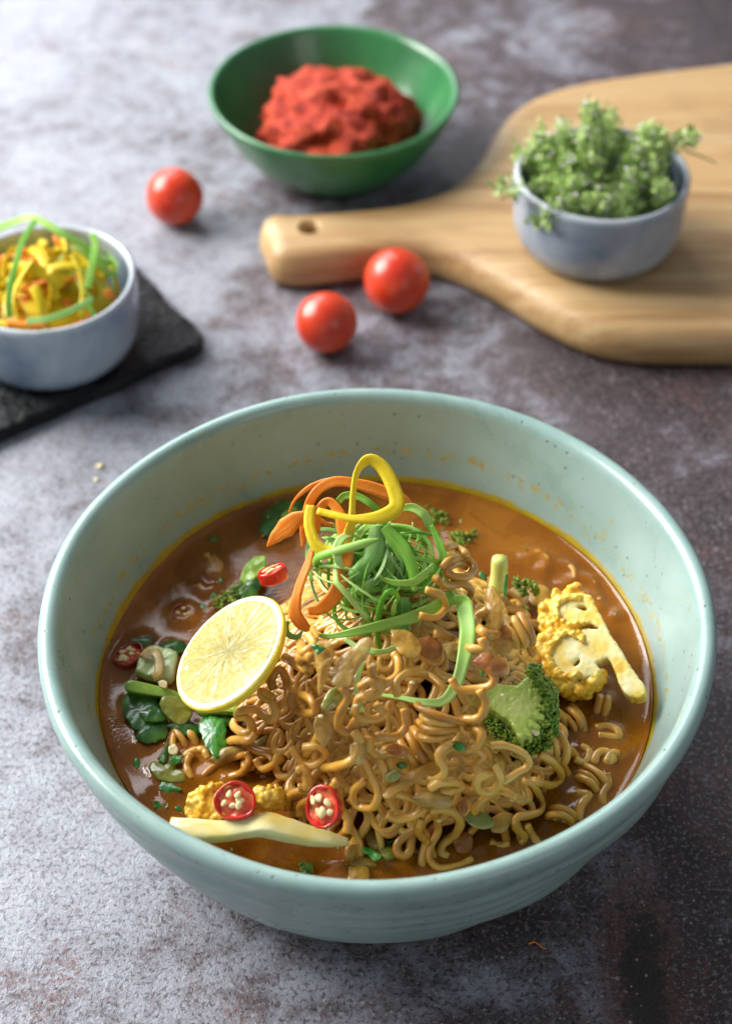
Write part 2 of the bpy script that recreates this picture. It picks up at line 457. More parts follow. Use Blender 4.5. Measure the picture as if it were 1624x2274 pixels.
def m_thin(name, stops, k, bs=700, streak=30.0):
    t = NT(name); uv = t.coord('UV'); u, vv, _ = t.sep(uv); v = t.coord()
    c = t.n('CombineXYZ'); t.set(c.inputs[0], t.math('MULTIPLY', u, 3.0)); t.set(c.inputs[1], t.math('MULTIPLY', vv, 14.0)); t.set(c.inputs[2], t.math('MULTIPLY', t.n('ObjectInfo').outputs['Random'], 20.0))
    n1 = t.noise(1.0, 4, .6, c.outputs[0]); n2 = t.noise(bs, 3, .6, v)
    col = t.ramp(t.math('ADD', t.math('MULTIPLY', n1, .75), t.math('MULTIPLY', n2, .25)), stops)
    t.P(Base_Color=col, Roughness=.36, Coat_Weight=.08, Coat_Roughness=.14, Specular_IOR_Level=.32, Normal=t.bump(t.math('ADD', n1, n2), .35, .0005))
    see_through(t, col, k); return t.m
M['carrot'] = m_thin('carrot_flesh', [(.30, (.90, .19, .008)), (.5, (.96, .31, .025)), (.70, (.97, .46, .10))], .22)
M['yellow'] = m_thin('yellow_pepper_flesh', [(.3, (.84, .58, .006)), (.5, (.92, .72, .018)), (.72, (.94, .82, .18))], .25)
M['lemon_rind'] = simple('citrus_rind', [(.3, (.72, .55, .03)), (.6, (.83, .70, .07)), (.8, (.72, .74, .16))], 120, .38, .2, .2, (850, .5))
M['pith'] = simple('citrus_pith', [(.3, (.66, .63, .46)), (.7, (.74, .72, .58))], 300, .6, .3, 0, (800, .3))
def m_pulp():
    t = NT('citrus_pulp'); uv = t.coord('UV'); u, vv, _ = t.sep(uv)
    c = t.n('CombineXYZ'); t.set(c.inputs[0], t.math('MULTIPLY', u, 9.0)); t.set(c.inputs[1], t.math('MULTIPLY', vv, 60.0))
    n1 = t.noise(1.0, 4, .6, c.outputs[0], .8)
    n2 = t.noise(420, 3, .6, t.coord())
    f = t.math('ADD', t.math('MULTIPLY', n1, .6), t.math('MULTIPLY', n2, .4))
    col = t.ramp(f, [(.34, (.46, .36, .06)), (.5, (.60, .51, .14)), (.62, (.70, .63, .28))])
    t.P(Base_Color=col, Roughness=.30, Coat_Weight=.35, Coat_Roughness=.15, Subsurface_Weight=.25, Subsurface_Scale=.002, Normal=t.bump(f, 1.0, .0016))
    t.p.inputs['Subsurface Radius'].default_value = (1, .95, .6)
    return t.m
M['pulp'] = m_pulp()
M['chili_skin'] = simple('chili_skin', [(.3, (.50, .010, .008)), (.7, (.68, .028, .014))], 140, .22, .1, .5, (300, .12))
M['chili_flesh'] = simple('chili_flesh', [(.3, (.66, .07, .025)), (.7, (.82, .20, .08))], 260, .3, .4, .4, (600, .3))
M['chili_seed'] = simple('chili_seed', [(.3, (.76, .55, .22)), (.7, (.86, .74, .42))], 300, .4, .3, .2, (700, .2))
M['chili_soaked'] = simple('soaked_chili_skin', [(.3, (.22, .012, .006)), (.7, (.36, .025, .010))], 140, .2, .1, .6)
M['cauli'] = simple('curried_cauliflower_curd', [(.3, (.64, .28, .010)), (.45, (.80, .48, .03)), (.6, (.86, .60, .09)), (.75, (.88, .70, .20))], 190, .42, .3, .2, (420, .6))
M['cauli_pale'] = simple('cauliflower_cut_face', [(.30, (.80, .43, .03)), (.45, (.84, .62, .13)), (.60, (.88, .80, .42)), (.75, (.90, .86, .60))], 110, .38, .35, .25, (300, .25))
M['cauli_stem'] = simple('cauliflower_stem', [(.28, (.78, .46, .03)), (.42, (.84, .68, .20)), (.58, (.86, .80, .44)), (.75, (.88, .84, .56))], 75, .32, .3, .35, (300, .35), vecscale=(.5, 1.2, 1.2))
M['brocc_head'] = simple('broccoli_buds', [(.3, (.045, .12, .008)), (.45, (.12, .24, .016)), (.6, (.28, .37, .03)), (.75, (.45, .46, .07))], 330, .5, .1, .1, (900, .3), detail=6)
M['brocc_stem'] = simple('broccoli_stem', [(.3, (.30, .42, .06)), (.5, (.44, .57, .11)), (.75, (.62, .67, .24))], 75, .33, .35, .35, (300, .25))
M['pale_stalk'] = simple('pale_stalk_flesh', [(.3, (.52, .58, .12)), (.7, (.70, .74, .28))], 75, .33, .35, .35, (300, .25))
M['dark_leaf'] = simple('cooked_leaf', [(.3, (.010, .050, .008)), (.5, (.028, .115, .012)), (.75, (.10, .26, .03))], 130, .34, .05, .3, (420, .5))
M['choy'] = simple('cooked_green_stalk', [(.3, (.16, .30, .03)), (.5, (.30, .48, .06)), (.75, (.45, .60, .16))], 70, .25, .3, .5, (220, .3))
M['choy_pale'] = simple('pale_cooked_stalk', [(.3, (.30, .40, .14)), (.5, (.44, .54, .25)), (.75, (.58, .64, .40))], 80, .25, .3, .5, (220, .3))
M['olive'] = simple('olive_cooked_pepper', [(.3, (.13, .14, .015)), (.5, (.24, .25, .035)), (.75, (.38, .37, .08))], 80, .22, .3, .6, (250, .3))
def m_onion(name, stops):
    t = NT(name); v = t.coord(); mp = t.n('Mapping'); t.set(mp.inputs[0], v); mp.inputs['Scale'].default_value = (1, 1, 1)
    n1 = t.noise(120, 4, .6, v)
    t.P(Base_Color=t.ramp(n1, stops), Roughness=.30, Coat_Weight=.4, Coat_Roughness=.12, Subsurface_Weight=.3, Subsurface_Scale=.002, Alpha=t.maprange(t.noise(190, 3, .6, v), .3, .7, .45, .80),
        Normal=t.bump(t.noise(600, 3, .6, v), .35, .0006))
    t.p.inputs['Subsurface Radius'].default_value = (1, .7, .3)
    return t.m
M['onion'] = m_onion('translucent_onion', [(.3, (.34, .20, .035)), (.5, (.46, .30, .07)), (.75, (.56, .42, .15))])
M['onion_gold'] = m_onion('golden_onion', [(.3, (.42, .21, .02)), (.5, (.55, .31, .04)), (.75, (.66, .44, .10))])
M['tomato_bit'] = m_onion('stewed_tomato', [(.3, (.34, .075, .014)), (.5, (.42, .14, .022)), (.75, (.50, .26, .05))])
M['garlic'] = simple('garlic_bit', [(.3, (.70, .58, .26)), (.7, (.85, .78, .50))], 200, .35, .4, .3)
M['herb'] = simple('chopped_coriander', [(.3, (.012, .10, .012)), (.5, (.03, .20, .02)), (.75, (.12, .36, .05))], 300, .3, .1, .4, (500, .3))

# background things
M['cherry'] = simple('cherry_tomato_skin', [(.3, (.56, .030, .010)), (.5, (.66, .055, .014)), (.75, (.72, .10, .022))], 45, .30, .15, .15, (60, .05), .004)
M['green_glaze'] = simple('green_glaze', [(.3, (.020, .135, .040)), (.5, (.030, .180, .055)), (.75, (.050, .22, .075))], 40, .30, 0, .35, (70, .06))
def m_paste():
    t = NT('red_curry_paste'); v = t.coord()
    n1 = t.noise(130, 6, .65, v, .3); n2 = t.noise(420, 3, .6, v)
    col = t.ramp(n1, [(.28, (.18, .010, .004)), (.44, (.44, .030, .010)), (.60, (.60, .068, .018)), (.78, (.70, .17, .045))])
    t.P(Base_Color=col, Roughness=.5, Normal=t.bump(t.math('ADD', n1, n2), .9, .003), Specular_IOR_Level=.3)
    return t.m
M['paste'] = m_paste()
def m_ramekin():
    t = NT('blue_grey_glaze'); v = t.coord(); x, y, z = t.sep(v)
    n1 = t.noise(42, 4, .55, v, .5)
    col = t.ramp(n1, [(.28, (.135, .20, .315)), (.48, (.285, .345, .42)), (.7, (.40, .45, .51))])
    edge = t.maprange(z, .0352, .0385)
    col = t.mix(t.math('MULTIPLY', edge, .65), col, (.56, .59, .61))
    t.P(Base_Color=col, Roughness=.24, Coat_Weight=.4, Coat_Roughness=.1, Normal=t.bump(n1, .12, .002))
    return t.m
M['ramekin'] = m_ramekin()
def m_wood():
    t = NT('oiled_wood'); v = t.coord()
    mp = t.n('Mapping'); t.set(mp.inputs[0], v); mp.inputs['Rotation'].default_value = (0, 0, math.radians(-8)); mp.inputs['Scale'].default_value = (2.2, 26, 26)
    n1 = t.noise(2.6, 5, .6, mp.outputs[0], .8)
    mp2 = t.n('Mapping'); t.set(mp2.inputs[0], v); mp2.inputs['Rotation'].default_value = (0, 0, math.radians(-8)); mp2.inputs['Scale'].default_value = (9, 190, 190)
    n2 = t.noise(3.0, 3, .6, mp2.outputs[0])
    f = t.math('ADD', t.math('MULTIPLY', n1, .75), t.math('MULTIPLY', n2, .28))
    col = t.ramp(f, [(.33, (.29, .150, .060)), (.46, (.42, .250, .105)), (.58, (.51, .335, .155)), (.72, (.58, .41, .22))])
    stain = t.maprange(t.noise(16, 4, .6, v, .4), .56, .70)
    col = t.mix(t.math('MULTIPLY', stain, .35), col, (.26, .15, .085))
    t.P(Base_Color=col, Roughness=.45, Normal=t.bump(f, .2, .0008))
    return t.m
M['wood'] = m_wood()
def m_slate():
    t = NT('black_slate'); v = t.coord()
    n1 = t.noise(38, 6, .65, v, .7); n2 = t.noise(260, 4, .6, v)
    col = t.ramp(n1, [(.3, (.006, .007, .008)), (.55, (.014, .015, .017)), (.75, (.034, .036, .040))])
    t.P(Base_Color=col, Roughness=t.maprange(n2, .3, .7, .22, .42), Normal=t.bump(t.math('ADD', t.math('MULTIPLY', n1, 3.0), n2), 1.0, .004), Specular_IOR_Level=.3)
    return t.m
M['slate'] = m_slate()
M['thyme_leaf'] = simple('herb_leaf', [(.3, (.25, .41, .09)), (.5, (.42, .59, .17)), (.75, (.63, .74, .34))], 150, .5, .15, 0)
M['thyme_stem'] = simple('herb_stem', [(.3, (.16, .26, .05)), (.7, (.36, .44, .12))], 90, .5, .1, 0)
M['thyme_flower'] = simple('herb_flower', [(.3, (.62, .50, .62)), (.7, (.82, .76, .82))], 300, .6, .2, 0)

# ------------------------------------------------------------------ tabletop
mb = MB()
nT = 40
gx = np.linspace(-.9, .9, nT); gy = np.linspace(-.6, 1.2, nT)
V = np.array([(a, b, 0) for b in gy for a in gx]); F = [(j*nT+i, j*nT+i+1, (j+1)*nT+i+1, (j+1)*nT+i) for j in range(nT-1) for i in range(nT-1)]
mb.add(V, F)
o = mb.build('tabletop', M['table'], loc=(0, 0, 0)); o['kind'] = 'structure'
o['label'] = 'mottled grey and plum stone tabletop'

# ------------------------------------------------------------------ noodle bowl
RIMZ = .0779
outer = [(.0, .0035), (.060, .0035), (.0685, .0030), (.0705, .0006), (.0745, .0003), (.0784, .0020), (.0812, .0055), (.0862, .0130), (.0930, .0250), (.0996, .0390), (.1044, .0520), (.1070, .0615), (.1078, .0660), (.1092, .0700), (.1100, .0732), (.1097, .0760), (.1084, .0776), (.1066, .0780), (.1046, .0770), (.1033, .0745), (.1020, .0700), (.0990, .0600), (.0958, .0500), (.0930, .0420), (.0880, .0320), (.0800, .0210), (.0660, .0130), (.0450, .0095), (.0200, .0085), (.0, .0085)]
prof = np.vstack([smooth_prof(outer[:5], 20)[:-1], smooth_prof(outer[4:], 130)])
prof[0, 0] = prof[-1, 0] = 0.0
def inner_r(z):
    pts = [(.0, .0085), (.0200, .0085), (.0450, .0095), (.0660, .0130), (.0800, .0210), (.0880, .0320), (.0930, .0420), (.0958, .0500), (.0990, .0600), (.1020, .0700)]
    return np.interp(z, [p[1] for p in pts[1:]], [p[0] for p in pts[1:]])
def bowl_wob(a, r, z, i):
    k = min(1, z/.05)
    dr = .0005*np.sin(2*a+.7)*k+.0003*np.sin(3*a+2)*k+.00022*np.sin(7*a+z*90)*k
    if i < 66:                                        # finger rings outside
        dr = dr+(.00035*np.sin(z*760+1.2*np.sin(a*2+.5)+.8*np.sin(3*a))+.0003*np.sin(5*a+z*210)+.0004*np.sin(11*a+z*120)*np.sin(2*a))*min(1, z/.01)*(z < .069)
    dz = (.0005*np.sin(2*a+1.9)+.0003*np.sin(5*a))*k
    return dr, dz
root = empty('noodle_bowl', (0, 0, 0))
tag(root, 'large pale celadon ceramic bowl holding noodles and orange broth', 'bowl')
mb = MB(); lathe(mb, prof, (0, 0, 0), 288, wob=bowl_wob)
bowl_body = mb.build('bowl_body', M['bowl'], root)
mb = MB(); lathe(mb, [(.0700, .00015), (.0780, .0002), (.0793, .0016), (.0790, .0026), (.0700, .0034)], (0, 0, 0), 200, closed=True)
mb.build('foot_ring', M['foot'], root)

# ------------------------------------------------------------------ noodles: laid strand by strand on a height field
GR = .0006; GN = 360; G0 = -.108
def gi(x): return (x-G0)/GR
NR = .00146
HC = np.array([.006, -.004])
def foot_rad(th):
    # how far the heap spreads, by direction (radians, 0 = right, -pi/2 = towards the viewer)
    keys = [(-180, .050), (-150, .056), (-120, .058), (-90, .064), (-60, .067), (-30, .058), (0, .050), (30, .050), (60, .047), (90, .046), (120, .047), (150, .046), (180, .050)]
    return np.interp(np.degrees(th), [k[0] for k in keys], [k[1] for k in keys])
yy, xx = np.mgrid[0:GN, 0:GN]
XX = G0+xx*GR; YY = G0+yy*GR
TH = np.arctan2(YY-HC[1], XX-HC[0]); RRd = np.hypot(XX-HC[0], YY-HC[1]); q = np.clip(RRd/foot_rad(TH), 0, 1.6)
MOUND = SOUP-.0095+.0410*np.clip(1-q**1.02, -.4, 1)
MOUND = np.where(q > 1, SOUP-.0095-.018*(q-1), MOUND)
TARGET = MOUND+.0112
H = MOUND.copy()
disc = [(dx, dy) for dx in range(-3, 4) for dy in range(-3, 4) if dx*dx+dy*dy <= 9.5]
DX = np.array([d[0] for d in disc]); DY = np.array([d[1] for d in disc])
CAPZ = np.sqrt(np.maximum(0, NR**2-(np.hypot(DX, DY)*GR)**2))
def Hat(x, y):
    i = np.clip(int(round(gi(y))), 0, GN-1); j = np.clip(int(round(gi(x))), 0, GN-1); return H[i, j]
def lay(xy, lift=None, smooth=3):
    n = len(xy); zz = np.zeros(n); q = []
    ij = np.clip(np.round((xy-G0)/GR).astype(int), 4, GN-5)
    for s in range(n):
        j, i = ij[s]
        zz[s] = np.max(H[i+DY, j+DX]-(NR-CAPZ)*.9)+NR*.92
        if s >= 9:
            a = s-9; j, i = ij[a]; H[i+DY, j+DX] = np.maximum(H[i+DY, j+DX], zz[a]+CAPZ)
    k = 4
    zm = np.array([zz[max(0, s-k):s+k+1].max() for s in range(n)])*.6+zz*.4
    ker = np.exp(-np.linspace(-2, 2, 2*smooth*2+1)**2); ker /= ker.sum()
    pad = len(ker)//2
    zs = np.convolve(np.pad(zm, pad, 'edge'), ker, 'valid')
    if lift is not None: zs = zs+lift
    tg_ = TARGET[ij[:, 1], ij[:, 0]]; ex = zs-tg_
    zs = np.where(ex > 0, tg_+.0070*np.tanh(ex/.0080), zs)      # the heap settles under its own weight
    zs = np.convolve(np.pad(zs, 3, 'edge'), np.ones(7)/7, 'valid')
    for s in range(n):
        j, i = ij[s]; H[i+DY, j+DX] = np.maximum(H[i+DY, j+DX], zs[s]+CAPZ)
    return np.column_stack([xy, zs])
def meander(start, head, L, A, lam, ph, seed):
    rs = np.random.RandomState(seed); n = int(L/.0009); ds = L/n
    s = np.arange(n)*ds
    wn = np.convolve(rs.normal(size=n+80), np.ones(80)/80, 'same')[:n]
    wander = np.cumsum(wn)*.10
    amp = A*(1+.25*np.sin(s/lam*1.3+rs.rand()*6))
    xy = np.zeros((n, 2)); xy[0] = start; h0 = head
    for i in range(1, n):
        c = HC-xy[i-1]; rad = np.hypot(*c); lim = foot_rad(math.atan2(-c[1], -c[0]))*1.0
        if rad > lim*.80:                                  # keep the strand on the heap
            dv = math.atan2(c[1], c[0])-h0; dv = (dv+math.pi) % (2*math.pi)-math.pi
            h0 += dv*.03*(rad/lim)
        ang = h0+wander[i]+amp[i]*math.sin(2*math.pi*s[i]/lam+ph)
        xy[i] = xy[i-1]+ds*np.array([math.cos(ang), math.sin(ang)])
        rb_ = np.hypot(*xy[i])
        if rb_ > .084: xy[i] *= .084/rb_
    return xy
mass = MB()
NOOD = []                       # (path) of strands kept as individuals
rs = np.random.RandomState(5)
def rand_start(kmin, kmax):
    th = rs.uniform(-math.pi, math.pi)
    if rs.rand() < .45: th = rs.uniform(-2.3, .15)          # more towards the viewer
    rr = foot_rad(th)*math.sqrt(rs.uniform(kmin, kmax)); return HC+rr*np.array([math.cos(th), math.sin(th)])
def low_start(kmin, kmax):
    best = None
    for t_ in range(14):
        c_ = rand_start(kmin, kmax); j = int(round(gi(c_[0]))); i = int(round(gi(c_[1])))
        e_ = (H[i-8:i+9, j-8:j+9]-TARGET[i-8:i+9, j-8:j+9]).mean()
        if best is None or e_ < best[0]: best = (e_, c_)
    return best[1]
def strand(k, L, kmin, kmax):
    A = rs.uniform(1.35, 2.0); lam = rs.uniform(.023, .033)
    xy = meander(low_start(kmin, kmax), rs.uniform(0, 6.28), L, A, lam, rs.uniform(0, 6.28), 1000+k)
    n = len(xy); s = np.linspace(0, 1, n)
    lift = .0016*(.5+.5*np.sin(s*L/lam*2*math.pi*rs.choice([1, 2])+rs.uniform(0, 6.28)))*rs.uniform(.2, 1.6)
    return lay(xy, lift)
for k in range(60):
    p = strand(k, rs.uniform(.07, .12), .0, 1.0); tube(mass, p[::2], NR, 8)
for k in range(118):
    NOOD.append(strand(500+k, rs.uniform(.060, .115), .0, .98))

# strands at the front that lead the eye, read off one by one, laid on top of the heap
def hit(x, y, off=0.0):
    """where the line of sight through picture point (x, y) meets the heap or the broth"""
    v = ray(x, y); dp = np.arange(.46, .66, .0004); q = CAM[None]+v[None]*dp[:, None]
    i = np.clip(np.round(gi(q[:, 1])).astype(int), 0, GN-1); j = np.clip(np.round(gi(q[:, 0])).astype(int), 0, GN-1)
    w_ = np.nonzero(q[:, 2] < np.maximum(H[i, j], SOUP-.0005)+off)[0]
    return q[w_[0]] if len(w_) else q[-1]
def heroz(p):
    z = np.array([Hat(a[0], a[1]) for a in p])
    return z
def hero(pts, conv=D4, r=NR, lift=.0):
    d = spline([conv(c) for c in pts], max(10, len(pts)*9))
    p = np.array([hit(a[0], a[1], NR*.55) for a in d])
    dep = (p-CAM)@_d
    for it in range(3):                                      # ease the depth along the strand
        dep2 = np.array([np.min(dep[max(0, i-3):i+4]) for i in range(len(dep))]) if it == 0 else dep
        dep = np.convolve(np.pad(dep2, 4, 'edge'), np.ones(9)/9, 'valid')
    p = np.array([PD(a[0], a[1], e-lift) for a, e in zip(d, dep)])
    p = spline(p, max(24, int(np.linalg.norm(np.diff(p, axis=0), axis=1).sum()/.0009)))
    for a in p:
        j = int(round(gi(a[0]))); i = int(round(gi(a[1])))
        if 4 < i < GN-5 and 4 < j < GN-5: H[i+DY, j+DX] = np.maximum(H[i+DY, j+DX], np.minimum(a[2]+CAPZ, H[i+DY, j+DX]+.004))
    NOOD.append(p)
heroes = [
 [(440, 780), (540, 815), (615, 870), (640, 950), (605, 1030), (600, 1090), (650, 1130), (740, 1112), (800, 1085)],
 [(600, 860), (690, 860), (742, 910), (720, 970), (660, 1020), (655, 1060), (685, 1080)],
 [(1000, 800), (930, 772), (860, 800), (812, 860), (822, 920), (785, 965)],
 [(1030, 725), (1075, 740), (1112, 800), (1118, 860), (1060, 885), (1005, 895), (1000, 940), (1040, 985), (1020, 1015)],
 [(1050, 930), (1075, 980), (1105, 1015)],
 [(1110, 600), (1175, 640), (1208, 700), (1165, 745), (1080, 725)],
 [(650, 650), (655, 595), (715, 562), (800, 575), (850, 610), (812, 650), (845, 690), (900, 680)],
 [(330, 190), (345, 250), (400, 270), (450, 235), (455, 170), (430, 130)],
 [(450, 330), (448, 260), (510, 222), (600, 240), (665, 300), (650, 350)],
 [(190, 285), (222, 335), (185, 410), (180, 475), (225, 492), (265, 440), (300, 420)],
 [(270, 290), (330, 262), (375, 295), (330, 335), (270, 340), (262, 420), (330, 440), (385, 410), (350, 370)],
 [(75, 570), (82, 640), (150, 660), (245, 625), (282, 550), (245, 490)],
 [(182, 760), (182, 840), (222, 905), (215, 965)],
 [(285, 615), (330, 700), (362, 780), (335, 848), (262, 835), (250, 770), (300, 720)],
 [(880, 1005), (920, 1022), (970, 1015)],
 [(320, 520), (315, 570), (360, 610), (430, 600), (500, 620), (550, 660)],
 [(480, 390), (490, 470), (440, 520), (350, 515)],
 [(700, 540), (640, 600), (670, 680), (620, 720), (560, 690)],
 [(770, 470), (840, 500), (820, 560), (760, 580)],
 [(880, 560), (950, 560), (1040, 600), (1060, 650), (1000, 690), (940, 730)],
 [(640, 780), (700, 770), (745, 750), (720, 730), (640, 735), (600, 760)],
 [(870, 690), (820, 720), (830, 770), (890, 770), (930, 720), (900, 650)],
 [(400, 880), (440, 900), (520, 890), (580, 850)],
 [(560, 900), (550, 960), (590, 1010)],
 [(700, 250), (740, 300), (860, 290), (900, 250), (870, 200)],
 [(830, 300), (860, 360), (830, 430), (760, 440)],
 [(620, 40), (680, 50), (760, 100), (850, 110), (840, 60)],
 [(1260, 330), (1320, 300), (1420, 260)],
 [(1150, 880), (1190, 900), (1230, 880), (1220, 920)],
 [(1280, 780), (1340, 790), (1300, 840), (1290, 910)],
 [(0, 180), (40, 220), (30, 130), (70, 80), (60, 20)],
 [(100, 480), (60, 560), (0, 620)],
 [(30, 690), (40, 760), (130, 770), (170, 720)],
]
for h_ in heroes: hero(h_)
left_heroes = [
 [(800, 560), (790, 600), (850, 640), (900, 620), (870, 550), (810, 540), (830, 510), (920, 500), (1000, 560), (1040, 530), (1020, 460), (960, 420), (950, 390), (1030, 440)],
 [(1000, 320), (1030, 390), (1010, 330), (1060, 260), (1100, 330), (1110, 420), (1085, 500)],
 [(1140, 400), (1130, 460), (1190, 520), (1270, 510), (1240, 440), (1180, 410)],
 [(500, 780), (540, 750), (610, 740), (640, 790)],
 [(540, 910), (510, 830), (540, 760)],
 [(600, 900), (680, 830), (770, 790), (870, 760)],
 [(760, 900), (840, 870), (880, 800), (860, 750)],
 [(920, 790), (960, 850), (1030, 820), (1050, 770)],
 [(700, 720), (790, 680), (880, 680), (920, 640)],
 [(1130, 720), (1180, 800), (1260, 830), (1330, 770), (1290, 720), (1200, 720)],
 [(1100, 1090), (1120, 1010), (1200, 980), (1260, 1010), (1190, 1060), (1180, 1130)],
 [(1160, 860), (1210, 850), (1230, 950), (1170, 960)],
 [(430, 740), (440, 650), (500, 610), (560, 690)],
 [(1090, 190), (1160, 230), (1240, 270), (1180, 200), (1250, 190)],
 [(1180, 100), (1200, 160), (1260, 120), (1230, 60)],
]
for h_ in left_heroes: hero(h_, D3)

def bundle(center, axis, across, nst, span, arch, conv=D4, r=NR, sink=0.0, turn=math.pi, up=None):
    """several strands bent side by side, still pressed together as in the dry block"""
    c2 = conv(center); c = hit(*c2, .001)
    ax = nrm(axis); ac = nrm(np.asarray(across)-ax*(np.asarray(across)@ax))
    if up is None:
        up = np.cross(ax, ac)
        if up@(-_d) < 0: up = -up
    up = nrm(up)
    fan = rs.uniform(-.16, .16)
    for k in range(nst):
        e = k-(nst-1)/2; t1 = turn*rs.uniform(.38, .60); t2 = turn*rs.uniform(.38, .60); a = np.linspace(-t1, t2, 30); j = rs.normal(size=3)*.00035
        sp = span*(1+.10*rs.normal())*(1+.10*e); ar = arch*(1+.16*rs.normal())
        ax2 = nrm(ax+ac*fan*e)
        p = np.array([c+ac*(e*r*1.72+.0007*math.sin(q*1.5+k*.3))+ax2*(sp*math.sin(q))+up*(ar*(math.cos(q)-.62)-sink)+j for q in a])
        h_ = nrm(p[-1]-p[-2]-up*.0004); tail = p[-1]+np.cumsum([nrm(h_-up*.05*q+ac*.03*q*rs.normal())*.0009 for q in range(rs.randint(1, 9))], axis=0)
        NOOD.append(np.vstack([p, tail]))
R_, U_, T_ = camdir(1, 0, 0), camdir(0, 1, 0), camdir(0, 0, 1)
bundle((640, 470), camdir(1, -.25, 0), camdir(.25, 1, .2), 4, .0056, .0052)
bundle((555, 560), camdir(.45, -1, .1), camdir(1, .35, 0), 4, .0058, .0044)
Zu = (0, -.25, 1)
bundle((1262, 440), (.35, -1, 0), (1, .35, 0), 3, .0056, .0062, up=Zu)
bundle((1395, 370), (-.5, -1, 0), (1, -.4, 0), 2, .0048, .0056, up=Zu)
hero([(1370, 480), (1420, 470), (1470, 490), (1475, 525), (1430, 520), (1380, 515)])
bundle((1350, 720), (.6, -.9, 0), (1, .5, 0), 3, .0050, .0056, up=Zu)
hero([(1360, 650), (1375, 600), (1420, 590), (1450, 625), (1420, 650), (1440, 600), (1480, 600)])
hero([(1300, 560), (1340, 590), (1320, 640), (1270, 620)])
hero([(1420, 690), (1430, 740), (1400, 790), (1410, 840)])
bundle((1190, 540), (.25, -1, 0), (1, .2, 0), 2, .0052, .0052, up=Zu)
bundle((1210, 880), (.8, -.5, 0), (.5, .8, 0), 2, .0045, .0055, up=Zu)
bundle((400, 660), camdir(.2, -1, .1), camdir(1, .1, 0), 2, .0055, .0045)
bundle((500, 660), (.5, -1, 0), (1, .4, 0), 2, .0056, .0055, D3, up=Zu)
bundle((720, 970), camdir(.3, -1, .1), camdir(1, .2, 0), 3, .0045, .0040, D2)
hero([(330, 655), (375, 612), (450, 605), (492, 650), (462, 695), (390, 695), (352, 665), (400, 632), (455, 648)], D2)
hero([(300, 700), (350, 740), (430, 730), (480, 770), (440, 820), (360, 800)], D2)
hero([(320, 560), (380, 545), (440, 575), (450, 600)], D2)
hero([(560, 860), (500, 900), (520, 960), (590, 990), (640, 960)], D2)
hero([(250, 760), (330, 790), (350, 850), (300, 900), (220, 890)], D2)

for h_ in ([(530, 585), (562, 635), (545, 690), (605, 682)], [(490, 740), (520, 770), (570, 760)], [(560, 600), (600, 640), (580, 690)]): hero(h_, D1, lift=-.0010)
for h_ in ([(765, 600), (815, 575), (860, 620), (840, 665)], [(930, 640), (985, 660), (985, 720), (940, 740)], [(1060, 790), (1110, 810), (1125, 850)], [(1020, 700), (1080, 720), (1100, 760)]): hero(h_, D2, lift=-.0012)
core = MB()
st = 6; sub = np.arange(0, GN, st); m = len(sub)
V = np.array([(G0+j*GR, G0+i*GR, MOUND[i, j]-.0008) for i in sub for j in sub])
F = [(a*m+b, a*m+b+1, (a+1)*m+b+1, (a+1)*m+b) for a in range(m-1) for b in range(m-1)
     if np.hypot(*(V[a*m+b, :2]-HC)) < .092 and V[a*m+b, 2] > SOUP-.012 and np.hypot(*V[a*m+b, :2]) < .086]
mass.add(V, F)  # added core mound under the strands, closes the heap to light
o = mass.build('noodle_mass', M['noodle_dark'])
tag(o, 'noodles over an added core under the loose strands, coloured dark with sauce and gap shade', 'noodles', kind='stuff')
def noodle_zone(p):
    c = p.mean(0); v = c-CAM; dp = v@_d; X = PW/2+FPX*(v@_r)/dp; Y = PH/2-FPX*(v@_u)/dp
    if Y < 1330: return 'crinkled noodle strand at the back of the heap, behind the topknot', 'noodles behind the topknot'
    if X < 640: return 'brown noodle strand soaking at the left of the heap, below the lemon half', 'noodles below the lemon half'
    if X > 1180: return 'soaked noodle strand at the right edge of the heap, beyond the broccoli', 'noodles beyond the broccoli'
    if Y > 1740: return 'curly noodle strand trailing into the broth at the front of the heap', 'noodles at the front of the heap'
    if X < 860: return 'golden noodle strand on the slope between the lemon half and the heap centre', 'noodles on the left slope of the heap'
    return 'golden noodle strand on the middle slope left of the bright broccoli', 'noodles on the middle slope of the heap'
for p in NOOD:
    mb = MB(); n = len(p)
    rr = NR*random.uniform(.88, 1.10)*(1+.06*np.sin(np.linspace(0, random.uniform(6, 30), n)+random.random()*6))
    tube(mb, p, rr, 10, flat=random.uniform(.80, 1.0))
    o = mb.build('noodle', M['noodle']); lb, gr = noodle_zone(p)
    tag(o, lb, 'noodle', gr)

